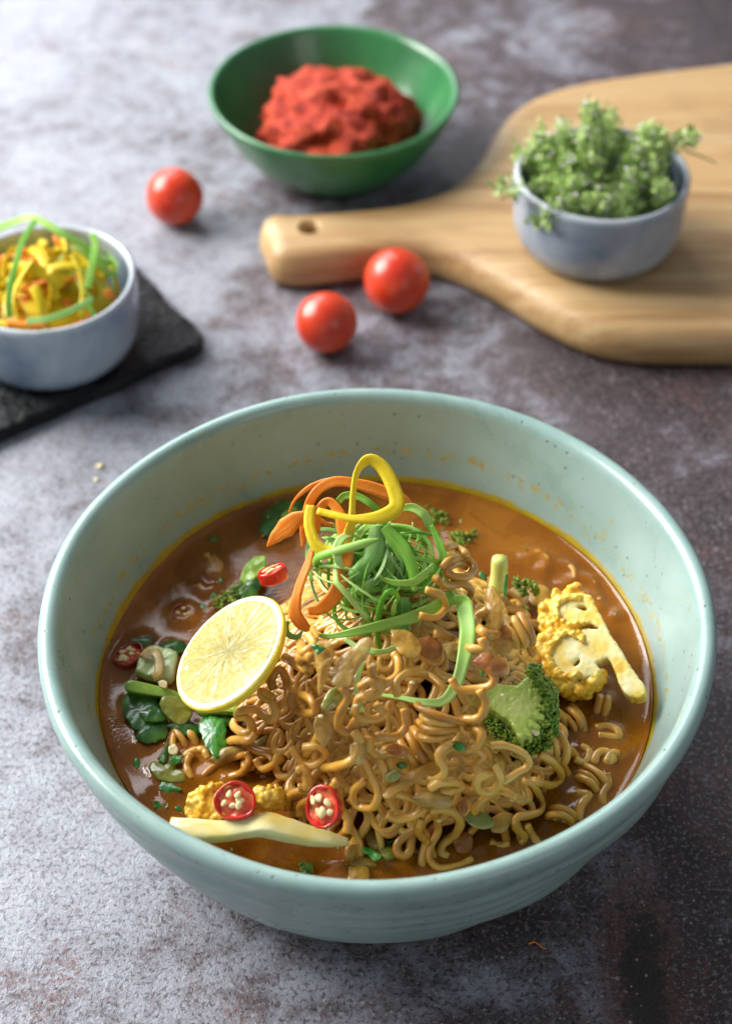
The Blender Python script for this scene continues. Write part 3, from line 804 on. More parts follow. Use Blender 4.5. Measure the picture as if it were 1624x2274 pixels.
# ------------------------------------------------------------------ loose food in the bowl
FOOD = []                                                 # meshes that may break the broth surface
def chili_ring(c, nrmv, R, hgt, nseed, label, xh=(1, 0, 0), squash=1.0, skin='chili_skin', seedm='chili_seed', group='red chili rings in the bowl', seed=1):
    rsd = np.random.RandomState(seed)
    Fm = frame(nrmv, xh); root = empty('chili_ring', c); tag(root, label, 'chili ring', group)
    def X(V): return np.asarray(V)*np.array([1, squash, 1])@Fm.T+np.asarray(c)
    n = 44; a = np.linspace(0, 2*math.pi, n, endpoint=False)
    wob = 1+.035*np.sin(2*a+seed)+.025*np.sin(3*a+seed*2)+.012*np.sin(5*a)
    prof = [(.80, -hgt), (.93, -hgt*1.02), (1.0, -hgt*.85), (1.01, -hgt*.4), (1.0, -.0004), (.965, .0003), (.90, .0002), (.82, -.0002), (.79, -.0010), (.78, -hgt*.6)]
    V = []; F = []
    thn = .06*np.sin(3*a+seed)+.04*np.sin(7*a+seed*3)
    for r_, z_ in prof: V += [(R*(r_+(tn_ if r_ < .85 else 0))*w_*math.cos(q), R*(r_+(tn_ if r_ < .85 else 0))*w_*math.sin(q), z_+.0002*math.sin(4*q+seed)) for q, w_, tn_ in zip(a, wob, thn)]
    for i in range(len(prof)):
        i2 = (i+1) % len(prof)
        for j in range(n): F.append((i*n+j, i*n+(j+1) % n, i2*n+(j+1) % n, i2*n+j))
    b = MB(); b.add(X(V), F); FOOD.append(b); b.build('skin', M[skin], root)
    b = MB(); V = [(0, 0, -.0010)]; F = []
    for ri in (.28, .55, .80):
        V += [(R*ri*w_*math.cos(q), R*ri*w_*math.sin(q), -.0009+.0004*math.sin(q*3+ri*5+seed)+.0003*math.sin(q*7+ri*9)) for q, w_ in zip(a, wob)]
    for j in range(n): F.append((0, 1+j, 1+(j+1) % n))
    for i in range(2):
        for j in range(n): F.append((1+i*n+j, 1+(i+1)*n+j, 1+(i+1)*n+(j+1) % n, 1+i*n+(j+1) % n))
    b.add(X(V), F)
    fl_ = b.build('inner_flesh', M['chili_flesh'], root)
    for k in range(nseed):
        q = 2*math.pi*k/nseed+rsd.uniform(-.3, .3); rad = R*rsd.uniform(.26, .58)
        Sf = frame((math.cos(q)*.2, math.sin(q)*.2, 1), (math.cos(q+rsd.uniform(-1.2, 1.2)), math.sin(q+rsd.uniform(-1.2, 1.2)), 0))
        b = MB(); v, f = ICO[2]; v = v.copy(); v[:, 1] *= (1-.35*v[:, 0]); v[:, 2] += .35*v[:, 0]**2; v = v*np.array([.25, .175, .075])*R*rsd.uniform(.75, 1.25)
        b.add(X(v@Sf.T+np.array([rad*math.cos(q), rad*math.sin(q), .0002+.0003*(k % 2)])), f); b.build('seed', M[seedm], fl_)
    return root
c = PD(521, 1778, .5225); chili_ring(c, camdir(-.05, .30, 1), .0063, .0042, 6, 'round red chili ring with scattered seeds on the cauliflower curd', camdir(1, .1, 0), .98, seed=2)
c = PD(714, 1792, .5125); chili_ring(c, camdir(-.42, .18, 1), .0067, .0042, 6, 'upright oval red chili ring beside the noodles above the white stem', camdir(-.25, 1, 0), .80, seed=4)
c = PD(602, 1266, .5755); chili_ring(c, camdir(-.3, .88, .25), .0052, .0040, 6, 'red chili ring seen edge on, on the noodles behind the lemon half', camdir(1, .45, 0), .9, seed=5)
c = P(285, 1452, .0445); chili_ring(c, nrm((-.15, .1, 1)), .0058, .0045, 6, 'dark red chili ring floating against the bowl wall', (1, .6, 0), .85, 'chili_soaked', seed=6)
c = P(408, 1360, .0428); chili_ring(c, nrm((.2, -.1, 1)), .0042, .003, 4, 'small sunken red chili ring in the broth behind the lemon half', (1, .1, 0), .9, 'chili_soaked', seed=7)

# lemon half
def lemon():
    c = PD(508, 1447, .5375); nn = camdir(-.60, .64, .62)
    Fm = frame(nn, camdir(1, 1, 0)); R = .0213
    root = empty('lemon_half', c); tag(root, 'cut lemon half with pale juicy face leaning on the noodles', 'lemon')
    def X(V): return np.asarray(V)@Fm.T+c
    n = 96; a = np.linspace(0, 2*math.pi, n, endpoint=False)
    w_ = 1+.012*np.sin(2*a)+.008*np.sin(3*a+1)
    V = []; F = []
    prof = [(.955, .0000), (.985, -.0001), (1.0, -.0008)]+[(math.cos(t)**.8, -.0008-.0068*math.sin(t)) for t in np.linspace(.08, 1.5, 16)]
    for r_, z_ in prof: V += [(R*r_*q*math.cos(b), R*r_*q*math.sin(b), z_) for b, q in zip(a, w_)]
    for i in range(len(prof)-1):
        for j in range(n): F.append((i*n+j, (i+1)*n+j, (i+1)*n+(j+1) % n, i*n+(j+1) % n))
    F.append(tuple((len(prof)-1)*n+j for j in range(n)))
    b = MB(); b.add(X(V), F); FOOD.append(b); b.build('rind', M['lemon_rind'], root)
    b = MB(); V = []; F = []
    for r_, z_ in ((.97, .0001), (.90, .0004), (.80, .0004), (.3, .0004)): V += [(R*r_*q*math.cos(t), R*r_*q*math.sin(t), z_) for t, q in zip(a, w_)]
    for i in range(3):
        for j in range(n): F.append((i*n+j, i*n+(j+1) % n, (i+1)*n+(j+1) % n, (i+1)*n+j))
    F.append(tuple(3*n+j for j in range(n-1, -1, -1)))
    b.add(X(V), F); pith_ = b.build('pith', M['pith'], root)
    ns = 9; rsd = np.random.RandomState(3)
    ed = np.cumsum(rsd.uniform(.8, 1.2, ns)); ed = np.r_[0, ed]/ed[-1]*2*math.pi+.3
    for k in range(ns):
        a0, a1 = ed[k], ed[k+1]; V = []; F = []; UV = []; nr, na = 9, 13
        for i in range(nr):
            for j in range(na):
                fr = i/(nr-1); fa = j/(na-1)
                r_ = R*(.006+.889*fr); g = 0.0; q = a0+g+(a1-a0-2*g)*fa
                edge = min(fa, 1-fa, fr, 1-fr)
                z_ = .00050+.00005*min(1, edge*9)**.5+.00022*fbm((r_*math.cos(q)*380, r_*math.sin(q)*380, k), 1.0)
                V.append((r_*math.cos(q), r_*math.sin(q), z_)); UV.append((fr, k*.37+fa*.33))
        for i in range(nr-1):
            for j in range(na-1): F.append((i*na+j, (i+1)*na+j, (i+1)*na+j+1, i*na+j+1))
        b = MB(); b.add(X(V), F, UV); b.build('segment', M['pulp'], pith_)
lemon()

# generic small pieces
def slab(name, pts2d, conv, thick, mats, label, cat, group=None, z=None, dep=None, bulge=.0, nrmv=None, curl=0.0, amp=.0004, parent=None, rings=7, lift=0.0, fq=260):
    """irregular flat piece from its outline: rounded edge, uneven surface, real thickness"""
    d = np.array([conv(c) for c in pts2d]); n = 56
    o2 = spline(np.vstack([d, d[:1]]), n+1)[:-1]
    cc = o2.mean(0)
    if dep is not None: pts = np.array([PD(a, b, dep) for a, b in o2]); c0 = PD(*cc, dep)
    elif z is not None: pts = np.array([P(a, b, z) for a, b in o2]); c0 = P(*cc, z)
    else:
        c0 = hit(*cc, .0015); dp = (c0-CAM)@_d-lift; c0 = PD(*cc, dp); pts = np.array([PD(a, b, dp) for a, b in o2])
    if nrmv is None: nv = nrm(np.array([0, 0, 1.0])*.5-_d) if z is None else np.array([0, 0, 1.0])
    else: nv = nrm(nrmv)
    # move the outline onto the plane through c0 with normal nv, along the line of sight
    q = []
    for a in pts:
        v = a-CAM; v = v/np.linalg.norm(v); t_ = ((c0-CAM)@nv)/(v@nv); q.append(CAM+v*t_)
    q = np.array(q); size = np.linalg.norm(q-c0, axis=1).mean()
    V = []; F = []; off = random.random()*60
    ks = [1.0, .996, .965, .85, .62, .36, .12][:rings]
    zs = [0.0, .36, .48, .5, .5, .5, .5][:rings]
    def lev(sgn, seq):
        for k_, z_ in seq:
            for a in q:
                b = c0+(a-c0)*k_
                h = sgn*z_*thick+bulge*(1-k_*k_)+amp*fbm(b, fq, off)*(k_ < 1 or thick < .0007)+curl*((a-c0)@_r*k_/size)**2
                V.append(b+nv*h)
    lev(1, list(zip(ks, zs))[::-1]); lev(-1, list(zip(ks, zs))[1:])
    rows = 2*rings-1
    for i in range(rows-1):
        for j in range(n): F.append((i*n+j, i*n+(j+1) % n, (i+1)*n+(j+1) % n, (i+1)*n+j)[::-1])
    F.append(tuple(range(n))); F.append(tuple((rows-1)*n+j for j in range(n-1, -1, -1)))
    b = MB(); b.add(np.array(V), F); FOOD.append(b)
    o = b.build(name, mats, parent)
    if parent is None: tag(o, label, cat, group)
    return o

def inside(pt, poly):
    x, y = pt; c = False; j = len(poly)-1
    for i in range(len(poly)):
        xi, yi = poly[i]; xj, yj = poly[j]
        if (yi > y) != (yj > y) and x < (xj-xi)*(y-yi)/(yj-yi)+xi: c = not c
        j = i
    return c
def relief(name, polys, holes, conv, dep, nv, thick, mat, parent, cell=6.0, c0=None, rad=.0011, voxel=.00045, ripple=.00025, sc=330, dome=0.0):
    """organic slab: fills the outlines (minus the gaps) with lumps and melts them together"""
    A = np.vstack([np.array(p) for p in polys]); lo, hi = A.min(0), A.max(0)
    mid = A.mean(0) if c0 is None else np.array(c0); C0 = PD(*conv(mid), dep); b = MB(); nv = nrm(nv)
    PL = [spline(np.array(list(p)+[p[0]], float), 60) for p in polys]; HL = [spline(np.array(list(p)+[p[0]], float), 40) for p in holes]
    for gx_ in np.arange(lo[0], hi[0]+1, cell):
        for gy_ in np.arange(lo[1], hi[1]+1, cell):
            q = (gx_+random.uniform(-.25, .25)*cell, gy_+random.uniform(-.25, .25)*cell)
            if not any(inside(q, p) for p in PL) or any(inside(q, p) for p in HL): continue
            v = ray(*conv(q)); p0 = CAM+v*(((C0-CAM)@nv)/(v@nv))
            for h in np.arange(0, thick, rad*1.3): blob(b, p0-nv*(h-dome*random.uniform(-1, 1)), rad*random.uniform(.85, 1.15), 1)
    FOOD.append(b); return fuse(b.build(name, mat, parent), voxel, 4, ripple, sc)
# front cauliflower: long stem and curd
root = empty('cauliflower_floret', P(560, 1830, .040)); tag(root, 'cauliflower floret with long ivory stem lying at the front of the broth', 'cauliflower')
def bar(path, hw, hh, nv, sq=.5, k=28, off=0.0):
    p = spline(path, 70); n_ = len(p); t = tangents(p); nv = nrm(nv)
    n = nv[None]-t*(t@nv)[:, None]; n /= np.linalg.norm(n, axis=1)[:, None]; b_ = np.cross(t, n)
    L = np.linspace(0, 1, n_); hw = np.interp(L, np.linspace(0, 1, len(hw)), hw); hh = np.interp(L, np.linspace(0, 1, len(hh)), hh)
    a = np.linspace(0, 2*math.pi, k, endpoint=False); cx = np.sign(np.cos(a))*np.abs(np.cos(a))**sq; cy = np.sign(np.sin(a))*np.abs(np.sin(a))**sq
    V = []
    for i in range(n_):
        for q in range(k):
            w_ = p[i]+b_[i]*cx[q]*hw[i]+n[i]*cy[q]*hh[i]; g = 1+.10*fbm((L[i]*5, cx[q]*1.3, cy[q]*1.3), 1.0, off)+.05*fbm((L[i]*2, cx[q]*4, cy[q]*4), 1.0, off+5)
            V.append(p[i]+(w_-p[i])*g)
    F = [(i*k+q, i*k+(q+1) % k, (i+1)*k+(q+1) % k, (i+1)*k+q) for i in range(n_-1) for q in range(k)]
    F.append(tuple(range(k-1, -1, -1))); F.append(tuple((n_-1)*k+q for q in range(k)))
    m_ = MB(); m_.add(np.array(V), F); return m_
b = bar([PD(*D3(q), .5245+e) for q, e in (((418, 1205), .001), ((480, 1212), .0), ((600, 1222), -.0005), ((740, 1220), -.001), ((870, 1196), -.001), ((970, 1182), -.001), ((1090, 1208), -.0005), ((1230, 1246), .0), ((1360, 1272), .001), ((1462, 1284), .003))],
        [.0032, .0036, .0033, .0030, .0031, .0036, .0034, .0028, .0022, .0010], [.0026, .0030, .0028, .0026, .0026, .0030, .0028, .0024, .0020, .0010], camdir(.0, .62, .78), off=3.0)
FOOD.append(b); b.build('stem', M['cauli_stem'], root)
b = MB(); rsd = np.random.RandomState(21)
for k in range(520):
    cx, cy = rsd.uniform(510, 900), rsd.uniform(930, 1170)
    e = ((cx-705)/205)**2+((cy-1085)/150)**2
    if e > 1: continue
    dd = D3((cx, cy)); lump = .0024*fbm((cx*.011, cy*.011, 0), 1.0, 7.0, 2)
    blob(b, PD(dd[0], dd[1], .5305+.0040*e-lump+rsd.uniform(-.0004, .0004)), rsd.uniform(.0006, .0012), 1)
FOOD.append(b); fuse(b.build('curd', M['cauli'], root), .00036, 5, .00016, 600)
b = MB()
for k in range(150):
    cx, cy = rsd.uniform(900, 1090), rsd.uniform(950, 1110)
    e = ((cx-990)/100)**2+((cy-1020)/80)**2
    if e > 1: continue
    dd = D3((cx, cy)); blob(b, PD(dd[0], dd[1], .5345+.003*e+rsd.uniform(-.0005, .0005)), rsd.uniform(.0007, .0014), 1)
FOOD.append(b); fuse(b.build('curd', M['cauli'], root), .00036, 5, .00016, 600)

# cauliflower on the right: sliced through, branches and curd
root = empty('cauliflower_floret', P(1300, 1480, .040)); tag(root, 'halved cauliflower floret with branching cut face at the bowl side', 'cauliflower')
NV = camdir(-.22, .42, .85); DEP0 = .5730
relief('cut_face', [[(1040, 790), (1075, 800), (1110, 870), (1165, 980), (1230, 1080), (1290, 1180), (1340, 1250), (1345, 1292), (1300, 1298), (1250, 1275), (1215, 1200), (1190, 1140), (1165, 1100), (1120, 1120), (1125, 1170), (1050, 1200), (960, 1195), (895, 1140), (855, 1080), (870, 1010), (940, 970), (990, 955), (930, 935), (885, 900), (885, 850), (950, 800), (1000, 780)]],
       [[(985, 850), (1040, 836), (1080, 862), (1035, 872)], [(990, 952), (1060, 924), (1125, 946), (1115, 968), (1060, 960), (1010, 980)], [(980, 1140), (1000, 1108), (1030, 1102), (1026, 1132), (1000, 1154)], [(1095, 1130), (1140, 1110), (1180, 1135), (1195, 1178), (1150, 1170), (1110, 1155)]],
       D2, DEP0, NV, .0060, M['cauli_pale'], root, cell=7.5, c0=(1050, 1030), rad=.0008, voxel=.0004, ripple=.00012)
def on_plane(dd, dep0c, nv, up):
    c0 = PD(*D2((1050, 1030)), dep0c); v = ray(*dd); t_ = ((c0-CAM)@nv)/(v@nv); return CAM+v*t_+nv*up
b = MB(); rsd = np.random.RandomState(8)
arc = spline([(1050, 790), (985, 765), (920, 790), (865, 850), (855, 920), (895, 965), (848, 1010), (835, 1080), (850, 1150), (905, 1215), (975, 1240), (1060, 1225), (1120, 1180)], 78)
for cx, cy in arc:
    for k in range(6):
        dd = D2((cx+rsd.uniform(-26, 22), cy+rsd.uniform(-24, 24))); blob(b, on_plane(dd, DEP0, NV, rsd.uniform(-.008, -.0008)), rsd.uniform(.0012, .0022), 2, amp=.2, sc=1.6)
for cxl, cyl, rx_, ry_, n_ in ((985, 872, 118, 92, 210), (968, 1092, 138, 145, 330)):
    for k in range(n_):
        q = rsd.uniform(0, 6.28); e_ = rsd.uniform(.58, 1.04)**.8; px_ = cxl+rx_*e_*math.cos(q); py_ = cyl+ry_*e_*math.sin(q)
        if math.cos(q) > .35+.4*rsd.rand(): continue                  # the stem side stays bare
        blob(b, on_plane(D2((px_, py_)), DEP0, NV, .0012-.0030*max(0, e_-.78)/.26+rsd.uniform(-.0005, .0005)), rsd.uniform(.0006, .0012), 1)
FOOD.append(b); fuse(b.build('curd', M['cauli'], root), .00036, 3, .00012, 600)
# broccoli builder
def florets(b, pts, rad, n, seed, sub=1):
    rsd = np.random.RandomState(seed)
    for p in pts:
        for k in range(n):
            v = nrm(rsd.normal(size=3)); blob(b, p+v*rad*rsd.uniform(.55, 1.15), rsd.uniform(.00028, .00085), sub)
root = empty('broccoli_floret', P(1150, 1600, .045)); tag(root, 'bright green broccoli floret on the right flank of the noodle heap', 'broccoli')
BD = .5380
def wedge(a, b_, wa, wb):
    a = np.array(a, float); b_ = np.array(b_, float); d_ = nrm(b_-a); n_ = np.array([-d_[1], d_[0]])
    return [tuple(a+n_*wa), tuple((a+b_)/2+n_*(wa+wb)*.47), tuple(b_+n_*wb), tuple(b_-n_*wb), tuple((a+b_)/2-n_*(wa+wb)*.47), tuple(a-n_*wa)]
relief('stem', [[(850, 322), (890, 270), (940, 285), (1000, 290), (1050, 310), (1065, 370), (1040, 440), (1000, 465), (950, 430), (895, 390), (852, 362)],
       wedge((1000, 315), (1075, 240), 18, 8), wedge((1010, 320), (1100, 265), 16, 8), wedge((1020, 335), (1125, 300), 17, 8), wedge((1030, 355), (1140, 340), 17, 8), wedge((1030, 375), (1138, 385), 16, 8), wedge((1025, 395), (1125, 430), 16, 8), wedge((1015, 415), (1100, 475), 16, 8), wedge((1000, 425), (1065, 510), 15, 8), wedge((980, 425), (1025, 520), 14, 8)],
       [], D4, BD-.0030, camdir(-.1, .5, .85), .0050, M['brocc_stem'], root, cell=6.0, c0=(1000, 370), rad=.0007, voxel=.00035, ripple=.0002, sc=420, dome=.0003)
b = MB(); rsd = np.random.RandomState(4)
for cx, cy in spline([(1060, 225), (1090, 210), (1115, 245), (1150, 290), (1165, 350), (1165, 420), (1160, 480), (1130, 540), (1080, 570), (1020, 570), (960, 530), (900, 480), (880, 440)], 40):
    c = PD(*D4((cx+rsd.uniform(-12, 12), cy+rsd.uniform(-12, 12))), BD+rsd.uniform(-.003, .004))
    florets(b, [c], .0021, 40, rsd.randint(9999))
for cx, cy in [(1085, 232), (1105, 262), (1125, 290), (1140, 320), (1150, 350), (1150, 385), (1142, 425), (1128, 455), (1105, 490), (1085, 515), (1050, 530), (1025, 535), (990, 515), (1120, 400), (1095, 455)]:
    florets(b, [PD(*D4((cx, cy)), BD-.0048)], .0016, 34, rsd.randint(9999))
for cx, cy in [(1040, 500), (1080, 500), (1100, 460), (1060, 540), (1000, 520), (1120, 500), (1140, 400), (960, 480), (930, 450)]:
    florets(b, [PD(*D4((cx, cy)), BD-.001)], .0022, 30, rsd.randint(9999))
FOOD.append(b); b.build('bud_head', M['brocc_head'], root)
slab('garlic_bit', [(1062, 492), (1075, 482), (1105, 492), (1108, 508), (1088, 516)], D4, .0012, M['garlic'], 'small ivory garlic chip on the broccoli buds', 'garlic', dep=BD-.0065)

# pale stalk standing behind the noodles and its florets
root = empty('broccoli_stalk', P(1110, 1340, .05)); tag(root, 'pale yellow-green broccoli stalk standing up at the back right of the heap', 'broccoli')
b = MB(); p = np.array([PD(*D2(s_), .585+.0006*i) for i, s_ in enumerate(spline([(622, 600), (618, 690), (612, 760)], 10))])
tube(b, p, [.0026, .0030, .0031, .0031, .0031, .0031, .0032, .0033, .0034, .0035], 8, phase=.4); FOOD.append(b); b.build('stem', M['pale_stalk'], root)
b = MB(); rsd = np.random.RandomState(14)
for cx, cy in [(700, 720), (730, 740), (760, 730), (790, 750), (740, 770), (800, 770), (745, 870), (735, 890)]:
    florets(b, [PD(*D2((cx, cy)), .595+rsd.uniform(-.002, .002))], .0016, 22, rsd.randint(9999))
FOOD.append(b); b.build('bud_head', M['brocc_head'], root)
slab('herb_leaf', [(650, 680), (662, 690), (658, 760), (648, 800), (640, 770)], D2, .0005, M['herb'], 'narrow dark green herb leaf stuck to the pale stalk', 'herb', dep=.581)

# sunken broccoli at the back
def sunken(pts, conv, seed, label, rad=.0024, z=.0405):
    b = MB(); rsd = np.random.RandomState(seed)
    for cx, cy in pts: florets(b, [P(*conv((cx+rsd.uniform(-8, 8), cy+rsd.uniform(-8, 8))), z+rsd.uniform(-.001, .0012))], rad, 28, rsd.randint(9999))
    FOOD.append(b); o = b.build('broccoli_floret', M['brocc_head']); tag(o, label, 'broccoli')
sunken([(860, 400), (890, 360), (930, 340), (970, 345), (850, 450), (890, 440), (930, 400), (980, 400), (900, 490), (850, 500)], D1, 31, 'dark broccoli head half sunk in the broth behind the carrot tip', z=.0432)
sunken([(240, 390), (270, 370), (300, 390), (330, 400), (290, 420), (340, 430)], D2, 32, 'sunken broccoli crumb in the broth behind the topknot', z=.0425)
sunken([(390, 500), (420, 490), (450, 500), (480, 500), (440, 520), (400, 525)], D2, 33, 'small broccoli crumb floating right behind the topknot', z=.0425)
sunken([(600, 820), (640, 790), (680, 780), (700, 750), (720, 790), (660, 820), (620, 840), (740, 760)], D1, 34, 'dark broccoli buds between the lemon half and the edge-on chili ring', z=.0455)
slab('stalk_piece', [(700, 720), (720, 660), (770, 610), (820, 600), (830, 650), (790, 700), (740, 740)], D1, .0022, M['choy'], 'yellow-green stalk piece beside the edge-on chili ring', 'stalk', z=.0475, amp=.0009)

# cooked greens at the left, under the lemon
slab('pale_stalk', [(210, 290), (240, 200), (290, 150), (400, 155), (460, 185), (450, 260), (420, 330), (300, 320)], D3, .004, M['choy_pale'], 'wide glossy pale green stalk lying left of the lemon half', 'stalk', z=.0455, bulge=.0004, amp=.0009)
slab('green_stalk', [(152, 350), (190, 338), (300, 360), (430, 395), (480, 420), (470, 445), (300, 425), (160, 395)], D3, .005, M['choy'], 'bright green cut stalk pointing left from under the lemon half', 'stalk', z=.0462, nrmv=(0, -.45, 1), amp=.0002)
b = MB(); p = np.array([P(*D3(s_), .0498) for s_ in spline([(255, 195), (290, 160), (335, 175), (350, 230), (345, 290), (310, 310)], 26)])
ribbon(b, p, .0034, .0016, ref=(0, -.4, 1)); FOOD.append(b); tag(b.build('onion_curl', M['onion']), 'curved translucent onion strip on the wide pale stalk', 'onion')
def leaf(pts, conv, z, label, mat='dark_leaf', bulge=.0016, amp=.0011):
    p = spline(np.array(list(pts)+[pts[0]], float), 30)[:-1]; c_ = p.mean(0)
    p = [c_+(a-c_)*(1+random.uniform(-.10, .12)) for a in p]
    return slab('leaf', p, conv, .0005, M[mat], label, 'leaf', z=z, bulge=bulge*.7, amp=amp, curl=random.uniform(-.0012, .0012), fq=150)
leaf([(130, 430), (170, 390), (260, 410), (340, 440), (370, 520), (330, 600), (250, 620), (180, 590), (140, 520)], D3, .0445, 'dark glossy cooked leaf under the bright green stalk')
leaf([(200, 610), (250, 560), (330, 540), (400, 570), (400, 640), (340, 690), (270, 700), (220, 670)], D3, .0438, 'crumpled dark leaf just below the glossy one at the left of the bowl')
leaf([(230, 520), (300, 490), (360, 500), (390, 560), (330, 580), (260, 570)], D3, .0458, 'small folded leaf lying on the dark greens at the left')
leaf([(390, 600), (470, 560), (560, 570), (620, 600), (580, 650), (480, 650)], D3, .0440, 'dark flat leaf between the crumpled leaf and the veined one')
leaf([(590, 590), (640, 520), (720, 560), (745, 670), (735, 760), (660, 765), (615, 700), (590, 640)], D3, .0462, 'veined mid green leaf hanging below the lemon half', 'herb')
leaf([(600, 500), (760, 480), (850, 520), (800, 600), (700, 590), (620, 550)], D3, .0450, 'dark leaf in the shadow under the lemon half')
leaf([(320, 130), (400, 95), (510, 105), (530, 150), (430, 170), (340, 165)], D3, .0436, 'dark leaf edge behind the wide pale stalk')
leaf([(180, 95), (250, 62), (315, 80), (290, 125), (200, 130)], D3, .0424, 'small dark leaf scrap behind the floating chili ring')
leaf([(340, 800), (380, 740), (400, 700), (420, 740), (400, 800), (370, 830)], D3, .0426, 'thin dark leaf scrap rising from the olive pepper piece')
leaf([(1040, 570), (1100, 545), (1200, 560), (1260, 590), (1230, 620), (1120, 600)], D3, .052, 'narrow dark leaf tucked into the noodles right of the lemon half')
slab('pepper_piece', [(350, 470), (370, 430), (440, 425), (520, 470), (545, 530), (500, 590), (450, 590), (380, 530)], D3, .0022, M['olive'], 'olive green cooked pepper piece below the bright green stalk', 'pepper', z=.0468, bulge=.0006, amp=.0008, nrmv=(.1, -.35, 1))
slab('pepper_piece', [(540, 480), (620, 455), (760, 470), (850, 500), (800, 530), (680, 520), (590, 530)], D3, .0022, M['choy'], 'yellow-green pepper piece in the shadow of the lemon rind', 'pepper', z=.0475, bulge=.0005, amp=.0008)
slab('pepper_piece', [(285, 850), (310, 815), (380, 820), (450, 850), (500, 890), (500, 930), (430, 940), (340, 920)], D3, .0018, M['olive'], 'olive pepper piece floating at the left front of the broth', 'pepper', z=.0425, bulge=.0004, amp=.0007)
leaf([(355, 960), (380, 935), (440, 955), (490, 985), (430, 1000), (400, 1030), (365, 1000)], D3, .0425, 'dark green scrap below the floating olive pepper piece', 'herb', .001, .001)
leaf([(235, 985), (290, 950), (310, 965), (270, 1000), (300, 1040), (260, 1050)], D3, .0422, 'folded green herb scrap nearest the left bowl wall', 'herb', .001, .001)
leaf([(410, 800), (450, 780), (490, 795), (460, 830), (420, 840)], D3, .0436, 'bright green herb scrap above the floating olive pepper piece', 'herb', .0008, .001)
leaf([(550, 1160), (620, 1145), (700, 1155), (755, 1168), (690, 1175), (600, 1172)], D3, .0470, 'thin green herb shred lying along the ivory stem', 'herb', .0006, .0004)
slab('garlic_bit', [(345, 340), (375, 330), (398, 345), (390, 375), (355, 370)], D3, .002, M['garlic'], 'square ivory garlic bit on the bright green stalk', 'garlic', z=.0505, nrmv=(0, -.45, 1))
slab('garlic_bit', [(405, 730), (440, 715), (462, 745), (440, 775), (408, 765)], D3, .002, M['garlic'], 'ivory garlic cube in the broth above the olive pepper piece', 'garlic', z=.0435)
slab('onion_piece', [(640, 800), (700, 740), (800, 715), (880, 720), (860, 770), (760, 800), (690, 830)], D3, .002, M['onion'], 'broad brown onion slice soaking left of the heap', 'onion', z=.0450, nrmv=(-.1, -.5, 1), bulge=.0015)
slab('onion_piece', [(900, 700), (980, 660), (1080, 650), (1100, 690), (1030, 740), (930, 745)], D3, .002, M['onion'], 'shaded onion slice at the left foot of the heap', 'onion', z=.0465, bulge=.001)

leaf([(800, 480), (820, 390), (880, 335), (960, 320), (1015, 350), (1000, 420), (930, 470), (860, 520)], D1, .0438, 'large dark green leaf in the broth behind the carrot tip', 'dark_leaf', .0020, .0013)
leaf([(860, 430), (900, 370), (980, 350), (990, 400), (920, 450)], D1, .0452, 'paler folded leaf on the dark one behind the carrot tip', 'choy', .0012, .0010)
leaf([(690, 760), (720, 700), (780, 690), (800, 740), (770, 800), (710, 810)], D1, .0470, 'glossy green leaf between the stalk piece and the lemon half', 'dark_leaf', .0014, .0010)
slab('onion_piece', [(480, 610), (520, 590), (570, 600), (560, 650), (500, 655)], D1, .0012, M['onion'], 'sunken onion scrap in the broth at the back left', 'onion', z=.0416)
slab('onion_piece', [(330, 560), (380, 530), (430, 545), (420, 590), (350, 600)], D2, .0012, M['onion'], 'soaked onion scrap right behind the topknot', 'onion', z=.0424, bulge=.0006)
slab('onion_piece', [(760, 760), (830, 740), (880, 790), (860, 850), (780, 840)], D2, .0014, M['onion_gold'], 'golden onion slice in the broth left of the halved cauliflower', 'onion', z=.0425, bulge=.0006)
slab('onion_piece', [(640, 780), (700, 750), (760, 790), (740, 860), (660, 850)], D2, .0014, M['onion'], 'wide onion slice leaning on the pale stalk', 'onion', z=.0455, bulge=.0008, nrmv=(-.2, -.4, 1))
slab('onion_piece', [(560, 700), (600, 690), (640, 740), (620, 780), (570, 760)], D2, .0012, M['onion_gold'], 'golden onion scrap at the foot of the pale stalk', 'onion', z=.0490, nrmv=(-.2, -.5, 1))
leaf([(320, 1060), (360, 1040), (400, 1070), (380, 1100), (330, 1100)], D3, .0424, 'dark herb scrap near the left end of the ivory stem', 'herb', .0006, .0008)
# translucent onion and tomato on the heap
def bit(name, pts, conv, mat, label, cat, th=.0005, bulge=.0006, nrmv=None, lift=.0008, amp=.0005):
    return slab(name, pts, conv, th, M[mat], label, cat, bulge=bulge, nrmv=nrmv, lift=lift, amp=amp)
bit('onion_piece', [(135, 240), (165, 170), (240, 110), (300, 60), (335, 70), (320, 130), (260, 220), (230, 280), (160, 285)], D4, 'onion', 'large translucent onion petal at the centre of the heap', 'onion', nrmv=camdir(-.2, .35, .9))
bit('onion_piece', [(60, 460), (90, 400), (150, 410), (170, 470), (130, 540), (110, 570), (75, 520)], D4, 'onion', 'grey translucent onion petal low on the left of the heap', 'onion', nrmv=camdir(.2, .2, .95))
bit('onion_piece', [(60, 100), (110, 70), (160, 110), (140, 200), (110, 290), (85, 330), (80, 240)], D4, 'onion_gold', 'pointed golden onion sliver beside the large onion petal', 'onion', nrmv=camdir(-.3, .2, .95))
bit('onion_piece', [(380, 790), (440, 730), (540, 670), (620, 635), (660, 650), (640, 690), (560, 720), (470, 770), (410, 810)], D4, 'onion_gold', 'long golden onion strip across the front of the heap', 'onion', nrmv=camdir(-.1, .6, .8), th=.0009)
bit('onion_piece', [(520, 800), (580, 770), (650, 775), (700, 800), (690, 850), (620, 850), (560, 830)], D4, 'onion', 'curled onion piece just below the long golden strip', 'onion', bulge=.002)
